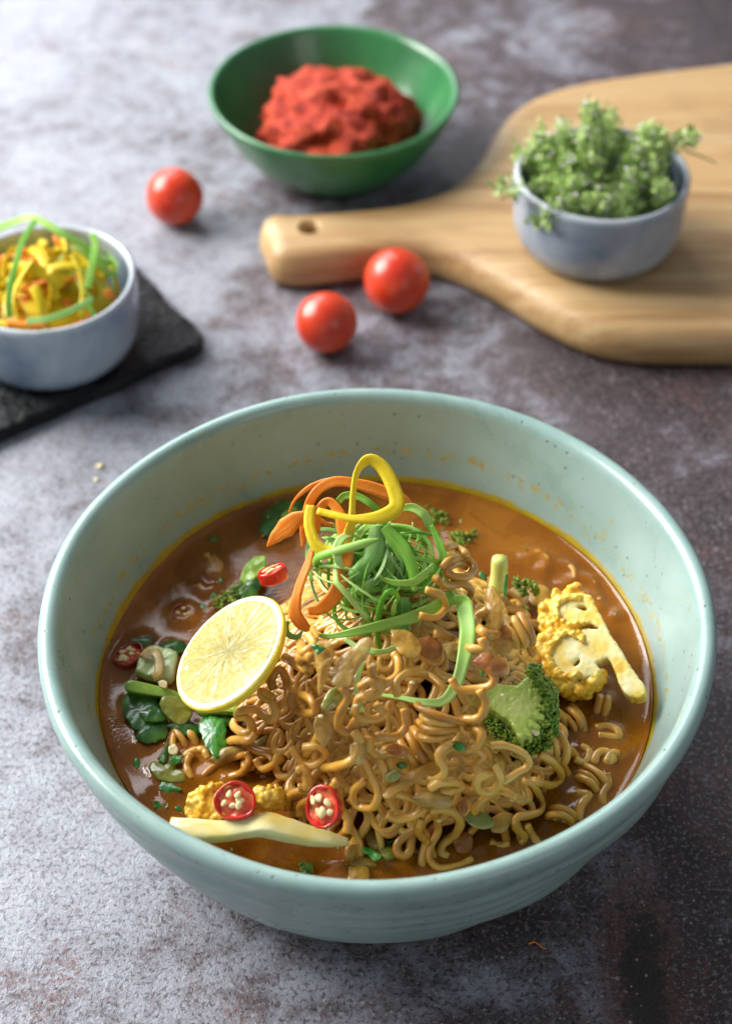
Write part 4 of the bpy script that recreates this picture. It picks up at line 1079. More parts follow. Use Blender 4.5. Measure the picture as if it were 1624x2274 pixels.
bit('onion_piece', [(555, 760), (590, 745), (625, 800), (632, 880), (615, 970), (580, 1010), (560, 950), (545, 850)], D2, 'onion_gold', 'thick golden onion slice upright at the back right of the heap', 'onion', th=.0014, nrmv=camdir(-.4, .3, .85))
bit('onion_piece', [(420, 20), (500, 30), (560, 90), (540, 150), (470, 140), (430, 80)], D4, 'onion_gold', 'yellow onion square under the broad green strip', 'onion', nrmv=camdir(0, .5, .85))
bit('onion_piece', [(660, 90), (720, 80), (750, 120), (730, 170), (690, 160)], D4, 'onion', 'pale onion scrap left of the hanging green strip', 'onion')
bit('onion_piece', [(95, 380), (130, 310), (180, 290), (205, 320), (180, 370), (120, 400)], D4, 'olive', 'olive green pepper scrap between the two onion petals', 'onion')
bit('tomato_piece', [(540, 70), (600, 50), (650, 90), (655, 140), (600, 160), (550, 130)], D4, 'tomato_bit', 'soft red tomato piece beside the yellow onion square', 'tomato', .0010, .0008)
bit('tomato_piece', [(800, 170), (850, 130), (910, 150), (960, 190), (910, 240), (850, 220)], D4, 'tomato_bit', 'reddish tomato piece above the bright broccoli stem', 'tomato', .0010, .0008)
bit('tomato_piece', [(385, 580), (430, 550), (490, 570), (500, 600), (440, 610)], D4, 'tomato_bit', 'small red tomato shred on the front of the heap', 'tomato', .0008, .0005)
bit('tomato_piece', [(700, 990), (760, 960), (800, 990), (790, 1050), (730, 1060)], D4, 'tomato_bit', 'orange tomato chunk at the front foot of the heap', 'tomato', .0018, .001)
bit('tomato_piece', [(740, 820), (775, 790), (770, 850), (755, 890), (735, 870)], D4, 'tomato_bit', 'orange tomato sliver between noodles at the front', 'tomato', .0010, .0006)
bit('tomato_piece', [(625, 950), (680, 925), (700, 980), (650, 1010), (615, 990)], D2, 'tomato_bit', 'dark red tomato scrap at the right of the thick onion slice', 'tomato', .0010, .0006)
bit('onion_piece', [(880, 60), (940, 30), (990, 70), (970, 130), (900, 130)], D4, 'onion_gold', 'golden onion petal high on the right of the heap', 'onion', nrmv=camdir(.1, .5, .85))
bit('onion_piece', [(230, 560), (280, 530), (310, 580), (280, 650), (235, 630)], D4, 'onion', 'small onion petal low on the front left slope', 'onion')
bit('onion_piece', [(880, 900), (940, 870), (980, 900), (950, 960), (890, 960)], D4, 'onion_gold', 'amber onion petal near the front foot of the heap', 'onion')
bit('pepper_shred', [(760, 890), (800, 860), (870, 880), (900, 930), (850, 950), (790, 930)], D4, 'olive', 'olive pepper shred between the front noodles', 'pepper')
bit('pepper_shred', [(400, 690), (450, 670), (470, 700), (430, 730), (395, 720)], D4, 'olive', 'small olive pepper shred on the front slope', 'pepper')
bit('herb_leaf', [(700, 560), (740, 545), (770, 570), (735, 590)], D4, 'herb', 'green herb leaf below the ribbed noodles', 'herb', .0005, .0004)
bit('herb_leaf', [(440, 650), (470, 635), (500, 655), (465, 672)], D4, 'herb', 'tiny herb leaf at the centre of the front slope', 'herb', .0005, .0004)
bit('herb_leaf', [(830, 190), (855, 185), (860, 225), (838, 235)], D4, 'herb', 'dark herb leaf by the reddish tomato piece', 'herb', .0005, .0004)
# front broth bits (enlarged view of the front rim)
def D5(c): return (666+.2051*c[0], 1859+.2051*c[1])
slab('onion_piece', [(500, 100), (560, 40), (640, 30), (690, 80), (640, 140), (570, 240), (500, 240), (480, 170)], D5, .003, M['onion_gold'], 'golden onion lump at the very front of the broth', 'onion', z=.0450, bulge=.001)
slab('onion_piece', [(845, 160), (940, 100), (1080, 90), (1170, 120), (1140, 180), (1020, 230), (920, 250)], D5, .002, M['olive'], 'greenish translucent onion slice at the front of the broth', 'onion', z=.0432, bulge=.0008)
slab('onion_piece', [(545, 250), (640, 240), (760, 250), (830, 300), (740, 325), (560, 325)], D5, .002, M['onion'], 'pale onion strip floating at the very front', 'onion', z=.0434)
slab('onion_piece', [(700, 10), (760, -50), (860, -40), (880, 60), (830, 130), (740, 100)], D5, .002, M['onion'], 'round brown onion slice under the front of the heap', 'onion', z=.0440, bulge=.001)
leaf([(680, 120), (720, 100), (800, 140), (830, 180), (880, 240), (800, 255), (740, 205), (690, 190)], D5, .0462, 'bright coriander leaf on the front onion pieces', 'herb', .001, .0012)
leaf([(930, 70), (980, 40), (1000, 50), (960, 80)], D5, .0445, 'tiny coriander scrap at the front of the broth', 'herb', .0006, .0006)
slab('tomato_piece', [(150, 470), (260, 390), (380, 300), (480, 285), (520, 340), (505, 500), (300, 540)], D5, .003, M['tomato_bit'], 'orange tomato wedge against the front rim', 'tomato', z=.0428, bulge=.001)
slab('tomato_piece', [(515, 360), (560, 330), (740, 350), (750, 500), (720, 540), (510, 530)], D5, .003, M['onion_gold'], 'amber pepper slice against the front rim', 'pepper', z=.0426, bulge=.001)
leaf([(410, 380), (480, 310), (525, 290), (500, 340), (440, 380)], D5, .0440, 'dark herb shred between the orange pieces at the front rim', 'herb', .0005, .0006)
sunken([(30, 320), (60, 360), (90, 330), (110, 370)], D5, 41, 'tiny broccoli crumb near the front rim', .0012, .0425)
for k, (x_, y_, s_) in enumerate([(1480, 1210, 8), (1620, 640, 9), (1490, 740, 10)]): pass
leaf([(1195, 1145), (1215, 1130), (1235, 1145), (1225, 1168), (1200, 1160)], D2, .0500, 'green herb scrap on the halved cauliflower', 'herb', .0006, .0008)
leaf([(1180, 880), (1200, 870), (1215, 890), (1195, 902)], D2, .0424, 'green herb scrap floating by the right bowl wall', 'herb', .0004, .0005)
leaf([(1480, 610), (1500, 590), (1530, 585), (1520, 610), (1495, 622)], D4, .0424, 'green herb scrap floating at the lower right bowl wall', 'herb', .0004, .0005)
bit('herb_leaf', [(1045, 1040), (1075, 1035), (1125, 1050), (1110, 1075), (1085, 1090), (1070, 1065)], D1, 'herb', 'bright coriander scrap on the noodles right of the lemon half', 'herb', .0006, .0006, amp=.001)
FG = 'herb flecks floating on the broth'
rf = np.random.RandomState(61); nf = 0
while nf < 34:
    q = rf.uniform(0, 6.28); rr_ = rf.uniform(.045, .088); x_, y_ = rr_*math.cos(q), rr_*math.sin(q)
    if Hat(x_, y_) > SOUP+.0005: continue
    nf += 1; s_ = rf.uniform(.0006, .0014); b = MB(); Fm = frame(nrm(rf.normal(size=3)*.25+np.array([0, 0, 1])), rf.normal(size=3))
    blob(b, (x_, y_, SOUP+.0002), (s_*1.5, s_*.8, .00025), 2, rot=Fm, amp=.35, sc=1.3)
    tag(b.build('herb_fleck', M[rf.choice(['herb', 'olive', 'tomato_bit'], p=[.55, .25, .20])]), 'tiny herb fleck floating on the open broth', 'herb', FG)
# chopped crumbs sticking to the noodles
CR = 'minced garlic crumbs on the heap'
for k in range(13):
    x_ = random.uniform(640, 1150); y_ = random.uniform(1420, 1860)
    c = hit(x_, y_, .0008)
    if c[2] < SOUP+.003: continue
    b = MB(); s_ = random.uniform(.0004, .0008); blob(b, c-_d*.0003, np.array([s_*1.4, s_, s_*.7]), 2, amp=.3, sc=1.5)
    tag(b.build('garlic_crumb', M['garlic']), 'tiny pale garlic crumb stuck on the noodles', 'garlic', CR)

# ------------------------------------------------------------------ topknot: pepper, carrot, spring onion
def strip(name, pts, conv, wd, th, mat, label, cat, dep=.540, ddep=None, ref=None, twist=0.0, camber=0.0, n=60, group=None):
    d = spline([conv(c) for c in pts], n); L = np.linspace(0, 1, len(pts))
    dd = np.interp(np.linspace(0, 1, n), np.linspace(0, 1, len(ddep)), ddep) if ddep is not None else np.zeros(n)
    if ddep is not None:
        ker = np.ones(9)/9; dd = np.convolve(np.pad(dd, 4, 'edge'), ker, 'valid')
    p = np.array([PD(a, b_, dep+e) for (a, b_), e in zip(d, dd)])
    w_ = np.interp(np.linspace(0, 1, n), np.linspace(0, 1, len(wd)), wd) if isinstance(wd, (list, tuple)) else wd
    tw = np.interp(np.linspace(0, 1, n), np.linspace(0, 1, len(twist)), twist) if isinstance(twist, (list, tuple)) else twist
    u_ = np.linspace(0, 1, n); hs = len(label)*1.7
    w_ = w_*(1+.05*np.sin(u_*13+hs)+.025*np.sin(u_*31+hs*2)); tw = tw+.15*np.sin(u_*9+hs)
    b = MB(); ribbon(b, p, w_, th, ref=T_ if ref is None else ref, twist=tw, camber=camber)
    o = b.build(name, M[mat]); tag(o, label, cat, group); return o
strip('pepper_strip', [(1052, 340), (1044, 430), (1075, 530), (1140, 575), (1212, 540), (1254, 430), (1262, 300), (1280, 180), (1335, 112), (1400, 140), (1452, 220), (1484, 320), (1460, 370), (1380, 402), (1270, 408), (1170, 388), (1085, 366)], D1, [.0034, .0038, .0040, .0034, .0024, .0026, .0042, .0046, .0048, .0040, .0036, .0028], .0012, 'yellow', 'bright yellow pepper strip looped in a figure eight on top', 'pepper', dep=.5365, ddep=[.003, .0, -.002, -.003, .001, .004, .003, .0, -.004, -.006, -.004], twist=[.3, .2, -.2, .5, .9, .3, -.1, .4, .9, .6], n=110)
CG = 'carrot ribbons on the topknot'
strip('carrot_ribbon', [(1592, 376), (1500, 312), (1400, 270), (1300, 238), (1200, 220), (1130, 235), (1070, 285), (1035, 360), (1015, 450), (1010, 550)], D1, [.0012, .0042, .0052, .0046, .0038, .0033, .0030, .0027, .0024, .0008], .0007, 'carrot', 'broad orange carrot ribbon arching over the topknot', 'carrot', dep=.5455, ddep=[.004, .002, .0, -.002, -.002, .0, .002], twist=[.2, .5, .4, .2, .1, .0], n=80, camber=.06)
strip('carrot_ribbon', [(945, 376), (965, 325), (1010, 275), (1070, 236), (1140, 214), (1210, 212)], D1, [.0006, .0010, .0014, .0016, .0016, .0010], .0008, 'carrot', 'thin carrot thread sticking out over the broad ribbon', 'carrot', dep=.5475, ddep=[.004, .0, -.002])
strip('carrot_ribbon', [(834, 545), (880, 495), (930, 450), (985, 405), (1050, 375), (1120, 372), (1170, 390)], D1, [.0004, .0044, .0064, .0048, .0018, .0016, .0012], .0009, 'carrot', 'leaf shaped carrot tip pointing left from the topknot', 'carrot', dep=.5440, ddep=[.003, .0, -.003, .0])
strip('carrot_ribbon', [(1085, 480), (1090, 370), (1140, 320), (1190, 370), (1215, 460), (1228, 560), (1218, 680), (1175, 780), (1110, 850), (1040, 868)], D1, [.0018, .0025, .0031, .0036, .0041, .0044, .0049, .0051, .0046, .0025], .0010, 'carrot', 'long carrot ribbon hanging down the left side of the topknot', 'carrot', dep=.5375, ddep=[.006, .002, .0, -.002, -.003, -.003, .0], twist=[.4, .3, .1, -.2, -.1], n=80, camber=.05)
strip('carrot_ribbon', [(1060, 560), (1040, 630), (1005, 720), (980, 810), (975, 880), (1010, 935), (1080, 985)], D1, [.0020, .0028, .0031, .0035, .0041, .0036, .0008], .0010, 'carrot', 'pale carrot ribbon with pointed tip lowest on the left of the topknot', 'carrot', dep=.5385, ddep=[.003, .0, -.001, -.002, .0], twist=[.6, .4, .1, 0], n=60, camber=.05)
strip('carrot_ribbon', [(1010, 545), (1030, 440), (1075, 405), (1130, 430), (1165, 440)], D1, [.0012, .0020, .0018, .0014, .0010], .0009, 'carrot', 'small inner carrot curl behind the yellow strip', 'carrot', dep=.5440)

def sc(pts, conv, wd, label, mat='scallion', dep=.538, ddep=None, th=.0005, twist=0.0, camber=.18, n=60, ref=None):
    return strip('spring_onion_strip', pts, conv, wd, th, mat, label, 'spring onion', dep, ddep, ref, twist, camber, n)
sc([(1085, 990), (1170, 992), (1300, 965), (1420, 935), (1560, 898), (1680, 850), (1770, 790)], D1, [.0012, .0022, .0030, .0036, .0040, .0042, .0044], 'broad green spring onion strip across the foot of the topknot', 'scallion_mid', .5325, [.0, -.002, -.003, .0, .004], twist=[.0, .2, .1, .0], camber=.10)
sc([(400, 822), (440, 822), (452, 880), (462, 980), (440, 1110), (405, 1230), (340, 1318), (240, 1325), (120, 1302), (0, 1290), (-95, 1322), (-125, 1380)], D2, [.0042, .0050, .0050, .0046, .0040, .0034, .0028, .0020, .0018, .0016, .0012, .0004], 'long green spring onion strip draped down the right of the heap', 'scallion_mid', .5325, [.0, -.008, -.012, -.014, -.014, -.013, -.010], twist=[.3, .2, .0, .2, .6, .9, .4], n=110, camber=.10)
sc([(1320, 1120), (1290, 1190), (1280, 1270), (1300, 1340), (1345, 1430)], D1, [.0006, .0018, .0016, .0016, .0004], 'short thin spring onion thread crossing the draped strip end', 'scallion', .5225, [.002, .0, -.001])
sc([(1392, 440), (1385, 520), (1355, 600), (1300, 670), (1262, 712)], D1, [.0058, .0060, .0062, .0054, .0044], 'wide pale spring onion piece in the middle of the topknot', 'scallion_pale', .5325, [.002, .0, -.001], camber=-.25)
sc([(1422, 445), (1470, 510), (1530, 590), (1562, 670), (1565, 770)], D1, [.0034, .0050, .0044, .0036, .0018], 'pointed fresh green spring onion piece right of the wide pale one', 'scallion_mid', .5310, [.001, .0, .001], camber=-.15, twist=[.0, .2, .5])
sc([(1508, 800), (1512, 870), (1506, 940), (1510, 992)], D1, [.0050, .0054, .0056, .0056], 'square-cut pale spring onion piece hanging at the foot of the topknot', 'scallion_pale', .5345, [.001, .0], camber=-.2)
sc([(1225, 1008), (1300, 1055), (1400, 1072), (1480, 1042), (1535, 988)], D1, [.0016, .0020, .0018, .0014, .0008], 'thin green spring onion loop hanging lowest under the topknot', 'scallion', .5290, [.002, -.001, .002], camber=.05)
sc([(940, 918), (930, 960), (950, 992), (990, 996), (1010, 965)], D1, [.0008, .0018, .0020, .0016, .0006], 'tiny pale curl peeking out beside the lemon half', 'scallion_pale', .5360, [.0, -.001], camber=.05)
sc([(235, 600), (330, 660), (370, 740), (438, 808)], D2, [.0008, .0016, .0014, .0006], 'fine dark green thread pointing right from the topknot', 'scallion', .5400)
sc([(280, 440), (320, 540), (335, 600), (290, 690), (220, 740), (140, 765)], D2, [.0012, .0024, .0026, .0024, .0020, .0014], 'green loop bulging at the right of the topknot', 'scallion', .5385, [.002, -.001, .0, .002])
sc([(1490, 360), (1560, 350), (1620, 390), (1650, 450), (1700, 490)], D1, [.0018, .0028, .0030, .0026, .0012], 'green arch at the upper right of the topknot', 'scallion', .5430, [.002, -.001, .001])
sc([(1190, 320), (1225, 290), (1300, 300), (1380, 360), (1420, 430), (1400, 520)], D1, [.0020, .0026, .0022, .0020, .0022, .0018], 'bright green arch behind the yellow strip', 'scallion_mid', .5420, [.001, -.001, .001])
# the tangle itself
CEN = PD(*D1((1380, 660)), .5475)
rs2 = np.random.RandomState(77)
SG = 'thin spring onion curls tangled in the topknot'
for k in range(110):
    rad = rs2.uniform(.0055, .0150); a0 = rs2.uniform(0, 6.28); turn = rs2.uniform(2.0, 5.4); n = 54
    t_ = np.linspace(0, 1, n); an = a0+turn*t_
    ax = nrm(rs2.normal(size=3)*np.array([.6, .6, 1.0])+np.array([0, -.5, .4])); Fm = frame(ax, rs2.normal(size=3))
    off = rs2.normal(size=3)*np.array([.0080, .0066, .0064])
    rr = rad*(1+.35*(t_-.5)*rs2.uniform(-1, 1)); loc = np.stack([rr*np.cos(an), rr*np.sin(an)*rs2.uniform(.6, 1), (t_-.5)*rs2.uniform(-.012, .012)], 1)
    p = loc@Fm.T+CEN+off
    # spill over the mound instead of sinking into it
    low = CEN[2]-.022
    p[:, 2] = np.where(p[:, 2] < low, low+.3*(p[:, 2]-low), p[:, 2])
    r_h = np.hypot(p[:, 0]-CEN[0], p[:, 1]-CEN[1])
    p[:, :2] = CEN[:2]+(p[:, :2]-CEN[:2])*np.minimum(1, .0205/np.maximum(r_h, 1e-6))[:, None]**.8
    wd = rs2.choice([.0010, .0014, .0019, .0027, .0040], p=[.26, .29, .24, .13, .08])
    taper = np.minimum(1, np.minimum(t_, 1-t_)*7+.25)
    b = MB(); ribbon(b, p, wd*taper, .0005, twist=rs2.uniform(-1.5, 1.5)*t_, camber=.12, k=5)
    o = b.build('spring_onion_curl', M[rs2.choice(['scallion', 'scallion_mid', 'scallion_pale'], p=[.46, .36, .18])])
    tag(o, 'thin green spring onion curl in the tangle under the yellow strip' if wd < .0025 else 'broad spring onion curl woven into the tangle under the yellow strip', 'spring onion', SG if wd < .0025 else 'broad spring onion curls in the topknot')

# ------------------------------------------------------------------ broth, with the liquid climbing a little wherever something breaks it
mask = np.zeros((GN, GN), bool)
allp = [p for p in NOOD]
for p in allp:
    pz = p[np.abs(p[:, 2]-SOUP) < NR*1.1]
    ij = np.round((pz[:, :2]-G0)/GR).astype(int)
    for j, i in ij:
        if 3 < i < GN-4 and 3 < j < GN-4: mask[i+DY//2, j+DX//2] = True
for b in FOOD:
    v = b.verts(); v = v[np.abs(v[:, 2]-SOUP) < .0016]
    if len(v):
        ij = np.clip(np.round((v[:, :2]-G0)/GR).astype(int), 1, GN-2); mask[ij[:, 1], ij[:, 0]] = True
dist = np.where(mask, 0, 99.0)
for it in range(14):
    e = dist.copy()
    for di, dj, w_ in ((1, 0, 1), (-1, 0, 1), (0, 1, 1), (0, -1, 1), (1, 1, 1.414), (1, -1, 1.414), (-1, 1, 1.414), (-1, -1, 1.414)):
        e = np.minimum(e, np.roll(np.roll(dist, di, 0), dj, 1)+w_)
    dist = e
men = .0011*np.exp(-dist*GR/.0016)
for it in range(2):
    men = (men+np.roll(men, 1, 0)+np.roll(men, -1, 0)+np.roll(men, 1, 1)+np.roll(men, -1, 1))/5
def men_at(x, y):
    fi = np.clip((y-G0)/GR, 0, GN-2); fj = np.clip((x-G0)/GR, 0, GN-2); i = int(fi); j = int(fj); a = fi-i; b_ = fj-j
    return men[i, j]*(1-a)*(1-b_)+men[i+1, j]*a*(1-b_)+men[i, j+1]*(1-a)*b_+men[i+1, j+1]*a*b_
n = 300; rings = np.r_[np.linspace(.002, .080, 78), np.linspace(.0808, .0922, 30)]
RB = inner_r(SOUP)+.0006
V = [(0, 0, SOUP)]; F = []
a = np.linspace(0, 2*math.pi, n, endpoint=False)
for r_ in rings:
    rr = r_*RB/rings[-1]; e = (RB-rr)
    for q in a:
        x_, y_ = rr*math.cos(q), rr*math.sin(q)
        V.append((x_, y_, SOUP+men_at(x_, y_)+.0016*math.exp(-e/.0013)+.00016*fbm((x_, y_, 0), 55, 3.0, 2)))
for j in range(n): F.append((0, 1+j, 1+(j+1) % n))
for i in range(len(rings)-1):
    for j in range(n): F.append((1+i*n+j, 1+(i+1)*n+j, 1+(i+1)*n+(j+1) % n, 1+i*n+(j+1) % n))
base = 1+(len(rings)-1)*n; prev = base
for z_ in (.038, .032, .026, .021, .016, .0125):
    s0 = len(V); rz = float(inner_r(z_))+.0006
    for q in a: V.append((rz*math.cos(q), rz*math.sin(q), z_-.0004))
    for j in range(n): F.append((prev+j, s0+j, s0+(j+1) % n, prev+(j+1) % n))
    prev = s0
F.append(tuple(prev+j for j in range(n-1, -1, -1)))
b = MB(); b.add(np.array(V), F)
o = b.build('broth', M['broth'], loc=(0, 0, 0)); tag(o, 'glossy orange brown curry broth filling the celadon bowl', 'broth')

# ------------------------------------------------------------------ background things
# cherry tomatoes
def cherry(x, y, rpx, label, seed):
    # a sphere resting on the table: find the depth where its centre height equals its radius
    dep = .75
    for it in range(30):
        R = rpx/FPX*dep; c = PD(x, y, dep); dep += (c[2]-R)*.8
    b = MB(); v, f = ICO[5]; v = v.copy()
    lob = 1+.010*np.sin(3*np.arctan2(v[:, 1], v[:, 0])+seed)-.03*np.exp(-((v[:, 2]-1)/.12)**2)
    v = v*lob[:, None]*R; v[:, 2] *= 1.02
    Q = np.array(Matrix.Rotation(seed*1.3, 3, Vector((.5, .7, .2)).normalized()))
    c = PD(x, y, dep); v = v@Q.T; c = np.array([c[0], c[1], -v[:, 2].min()])
    b.add(v+c, f); o = b.build('cherry_tomato', M['cherry']); tag(o, label, 'tomato', 'cherry tomatoes on the table')
cherry(388, 436, 63, 'cherry tomato lying alone left of the green bowl', 1)
cherry(724, 716, 68, 'cherry tomato nearest the celadon bowl, away from the board', 2)
cherry(880, 624, 73, 'cherry tomato in front of the wooden board handle', 3)

# green bowl with red paste
gc = np.array([-.0194, .3732, 0.0])
root = empty('green_bowl', gc); tag(root, 'small deep green glazed bowl with red paste at the back', 'bowl')
gp = [(0, .003), (.024, .003), (.0275, .0003), (.0300, .0004), (.0325, .0040), (.0420, .0110), (.0510, .0220), (.0572, .0335), (.0606, .0410), (.0619, .0438), (.0620, .0452), (.0605, .0458), (.0588, .0440), (.0550, .0360), (.0485, .0240), (.0400, .0140), (.0290, .0085), (.0150, .0070), (0, .0065)]
b = MB(); lathe(b, smooth_prof(gp, 90), gc, 160); b.build('bowl_body', M['green_glaze'], root)
b = MB(); v, f = ICO[5]; v = v.copy()
for i in range(len(v)):
    q = v[i]; k = 1+.17*fbm(q, 1.5, 4.0, 3)+.11*fbm(q, 5.0, 9.0, 4)-.20*max(0, fbm(q, 3.2, 21.0, 2))+.03*fbm(q, 18.0, 2.0, 2)
    v[i] = q*np.array([.0385, .0375, .0275])*k
pc = gc+np.array([.002, -.004, .024])
v = v+pc; r_h = np.hypot(v[:, 0]-gc[0], v[:, 1]-gc[1]); zin = np.interp(r_h, [0, .015, .029, .040, .0485, .055, .06], [.0065, .0070, .0085, .0140, .0240, .0360, .0460])
v[:, 2] = np.maximum(v[:, 2], zin+.0004)
b.add(v, f); o = b.build('curry_paste', M['paste']); tag(o, 'rough mound of brick red curry paste in the green bowl', 'paste')

# wooden paddle board
far = [(600, 476), (700, 470), (800, 462), (890, 450), (960, 428), (1020, 395), (1062, 345), (1098, 285), (1140, 240), (1200, 207), (1300, 180), (1450, 158), (1624, 138), (1760, 122)]
near = [(1760, 800), (1624, 797), (1500, 797), (1400, 793), (1300, 773), (1200, 725), (1120, 676), (1040, 632), (980, 606), (920, 597), (860, 600), (780, 612), (690, 622), (640, 622)]
ZT = .020
pts = [P(x, y, ZT-.003)[:2] for x, y in far]+[(.33, .45), (.35, .32), (.31, .215)]+[P(x, y, .006)[:2] for x, y in near]+[P(603, 606, .008)[:2], P(590, 560, .012)[:2], P(574, 500, .016)[:2]]
pts = spline(np.array(pts+[pts[0]]), 181)[:-1]
area2 = np.sum(pts[:, 0]*np.roll(pts[:, 1], -1)-np.roll(pts[:, 0], -1)*pts[:, 1])
if area2 < 0: pts = pts[::-1]
tg = np.roll(pts, -1, 0)-np.roll(pts, 1, 0); tg = tg/np.linalg.norm(tg, axis=1)[:, None]; nn2 = np.stack([tg[:, 1], -tg[:, 0]], 1)
for it in range(4): nn2 = (nn2+np.roll(nn2, 1, 0)+np.roll(nn2, -1, 0))/3
prof = [(-.0040, .0000), (-.0012, .0018), (.0, .0050), (.0002, .0085), (-.0006, .0125), (-.0022, .0160), (-.0048, .0185), (-.0080, .0197), (-.0110, .0200)]
V = []; F = []; n = len(pts)
for off, z_ in prof:
    for i in range(n): V.append((*(pts[i]+nn2[i]*off), z_))
for k in range(len(prof)-1):
    for i in range(n): F.append((k*n+i, k*n+(i+1) % n, (k+1)*n+(i+1) % n, (k+1)*n+i))
F.append(tuple(range(n-1, -1, -1))); F.append(tuple((len(prof)-1)*n+i for i in range(n)))
b = MB(); b.add(np.array(V), F); board = b.build('chopping_board', M['wood'], loc=(.15, .32, 0))
tag(board, 'wooden paddle chopping board with a holed handle', 'chopping board')
hc = P(686, 504, ZT)
hb = MB(); lathe(hb, [(0.0, -.01), (.0048, -.01), (.0048, .0172), (.0053, .0186), (.0063, .0212), (.0066, .03), (0, .03)], (hc[0], hc[1], 0), 40)
cut = hb.build('hole_cutter', M['wood'])
md = board.modifiers.new('hole', 'BOOLEAN'); md.operation = 'DIFFERENCE'; md.object = cut; md.solver = 'EXACT'
dg = bpy.context.evaluated_depsgraph_get(); me2 = bpy.data.meshes.new_from_object(board.evaluated_get(dg))
board.modifiers.clear(); board.data = me2; bpy.data.objects.remove(cut)
me2.polygons.foreach_set('use_smooth', [len(p_.vertices) <= 4 for p_ in me2.polygons])

def ramekin(c, label, zb):
    root = empty('ramekin', (c[0], c[1], zb)); tag(root, label, 'ramekin')
    rp = [(0, .0022), (.026, .0022), (.0290, .0002), (.0312, .0006), (.0350, .0042), (.0375, .0090), (.0388, .0160), (.0392, .0250), (.0394, .0345), (.0394, .0372), (.0384, .0388), (.0370, .0384), (.0362, .0365), (.0358, .0280), (.0350, .0160), (.0325, .0080), (.0270, .0052), (0, .0048)]
    b = MB(); lathe(b, smooth_prof(rp, 80), (c[0], c[1], zb), 144, wob=lambda a, r, z, i: (.0003*np.sin(2*a+1)*(z > .01), .0003*np.sin(2*a)*(z > .01)))
    b.build('ramekin_body', M['ramekin'], root)
RC = np.array([.103, .2795])
ramekin(RC, 'blue-grey ramekin full of green herb sprigs on the wooden board', ZT)

# herb sprigs
rs3 = np.random.RandomState(9)
leafv = np.array([(0, 0, 0), (.45, .28, .06), (1, 0, .1), (.45, -.28, .06), (.5, 0, -.04)]); leaff = [(0, 4, 1), (4, 2, 1), (0, 3, 4), (3, 2, 4)]
HG = 'herb sprigs bunched in the ramekin'
def sprig(base, tip, bend, label, group=None, heads=7, dens=1.0):
    mid = (np.asarray(base)+np.asarray(tip))/2+np.asarray(bend)
    p = spline([base, mid, tip], 40)
    root = empty('herb_sprig', p[0]); tag(root, label, 'herb sprig', group)
    b = MB(); tube(b, p, np.linspace(.0007, .00045, 40), 6); b.build('stem', M['thyme_stem'], root)
    b = MB(); fl = MB(); t = tangents(p)
    whorls = np.linspace(.30, 1.0, heads)
    for w_ in whorls:
        c = p[int(w_*39)]; tt = t[int(w_*39)]; big = rs3.uniform(.75, 1.25)
        for k in range(int(44*dens)):
            v = nrm(rs3.normal(size=3)); v = nrm(v-tt*(v@tt)*.4)
            s_ = rs3.uniform(.0024, .0042)*big; Fm = frame(nrm(rs3.normal(size=3)+v*.3), v)
            b.add((leafv*s_)@Fm.T+c+v*rs3.uniform(.0002, .0038)*big+tt*rs3.normal()*.0016, leaff)
        for k in range(rs3.randint(2, 6)):
            v = nrm(rs3.normal(size=3)+np.array([0, -.2, .5])); blob(fl, c+v*rs3.uniform(.0030, .0048)*big, rs3.uniform(.0005, .0010), 1)
    b.build('leaves', M['thyme_leaf'], root, smooth=False)['kind'] = 'stuff'
    fl.build('flowers', M['thyme_flower'], root)['kind'] = 'stuff'
zr = ZT+.036
rc3 = np.array([RC[0], RC[1], zr])
for k in range(34):
    a0 = rs3.uniform(0, 6.28); r0 = .024*math.sqrt(rs3.rand()); base = rc3+np.array([r0*math.cos(a0), r0*math.sin(a0), -.022])
    a1 = a0+rs3.uniform(-1.2, 1.2); r1 = .037*math.sqrt(rs3.uniform(.02, 1))
    tip = rc3+np.array([r1*math.cos(a1), r1*math.sin(a1)*.9+.004, rs3.uniform(.008, .026)*(1.25-r1/.042)])
    sprig(base, tip, rs3.normal(size=3)*.004, 'flowering green herb sprig bunched inside the ramekin', HG, heads=6)
sprig(rc3+np.array([-.010, -.006, -.006]), P(1128, 415, .063), (0, 0, .004), 'herb sprig sticking out over the left of the ramekin rim', heads=3)
sprig(rc3+np.array([-.004, -.018, -.004]), P(1203, 492, .050), (-.004, -.006, .010), 'herb sprig drooping over the front of the ramekin rim', heads=6)
sprig(rc3+np.array([.006, .004, -.004]), P(1535, 305, .075), (0, 0, .006), 'herb sprig reaching out to the right above the ramekin rim', heads=8)
sprig(rc3+np.array([0, .01, -.004]), P(1310, 240, .084), (0, 0, .004), 'tallest herb sprig standing up at the back of the ramekin', heads=8)
b = MB(); p = spline([P(1520, 335, .070), P(1550, 345, .067), P(1588, 362, .062)], 16); tube(b, p, np.linspace(.0005, .0003, 16), 6)
tag(b.build('herb_stalk', M['thyme_stem']), 'thin bare herb stalk poking out right of the ramekin', 'herb stalk')

# slate and the ramekin of cut vegetables
SZ = .007
e1 = nrm(np.array([-.031, .0430])); e2 = np.array([-e1[1], e1[0]]); e2 = e2 if e2[1] < 0 else -e2
k0 = np.array([-.0725, .2245]); Wd, Ln = .088, .20
cs = []
def corner(c, d1, d2, r, m=7):
    o_ = c+d1*r+d2*r
    for t_ in np.linspace(0, math.pi/2, m): cs.append(o_-d1*r*math.cos(t_)-d2*r*math.sin(t_))
corner(k0, e1, e2, .010)
A_ = np.array(cs[::-1]); cs.clear()
outl = list(A_)+[k0+e1*Wd, k0+e1*Wd+e2*Ln, k0+e2*Ln]
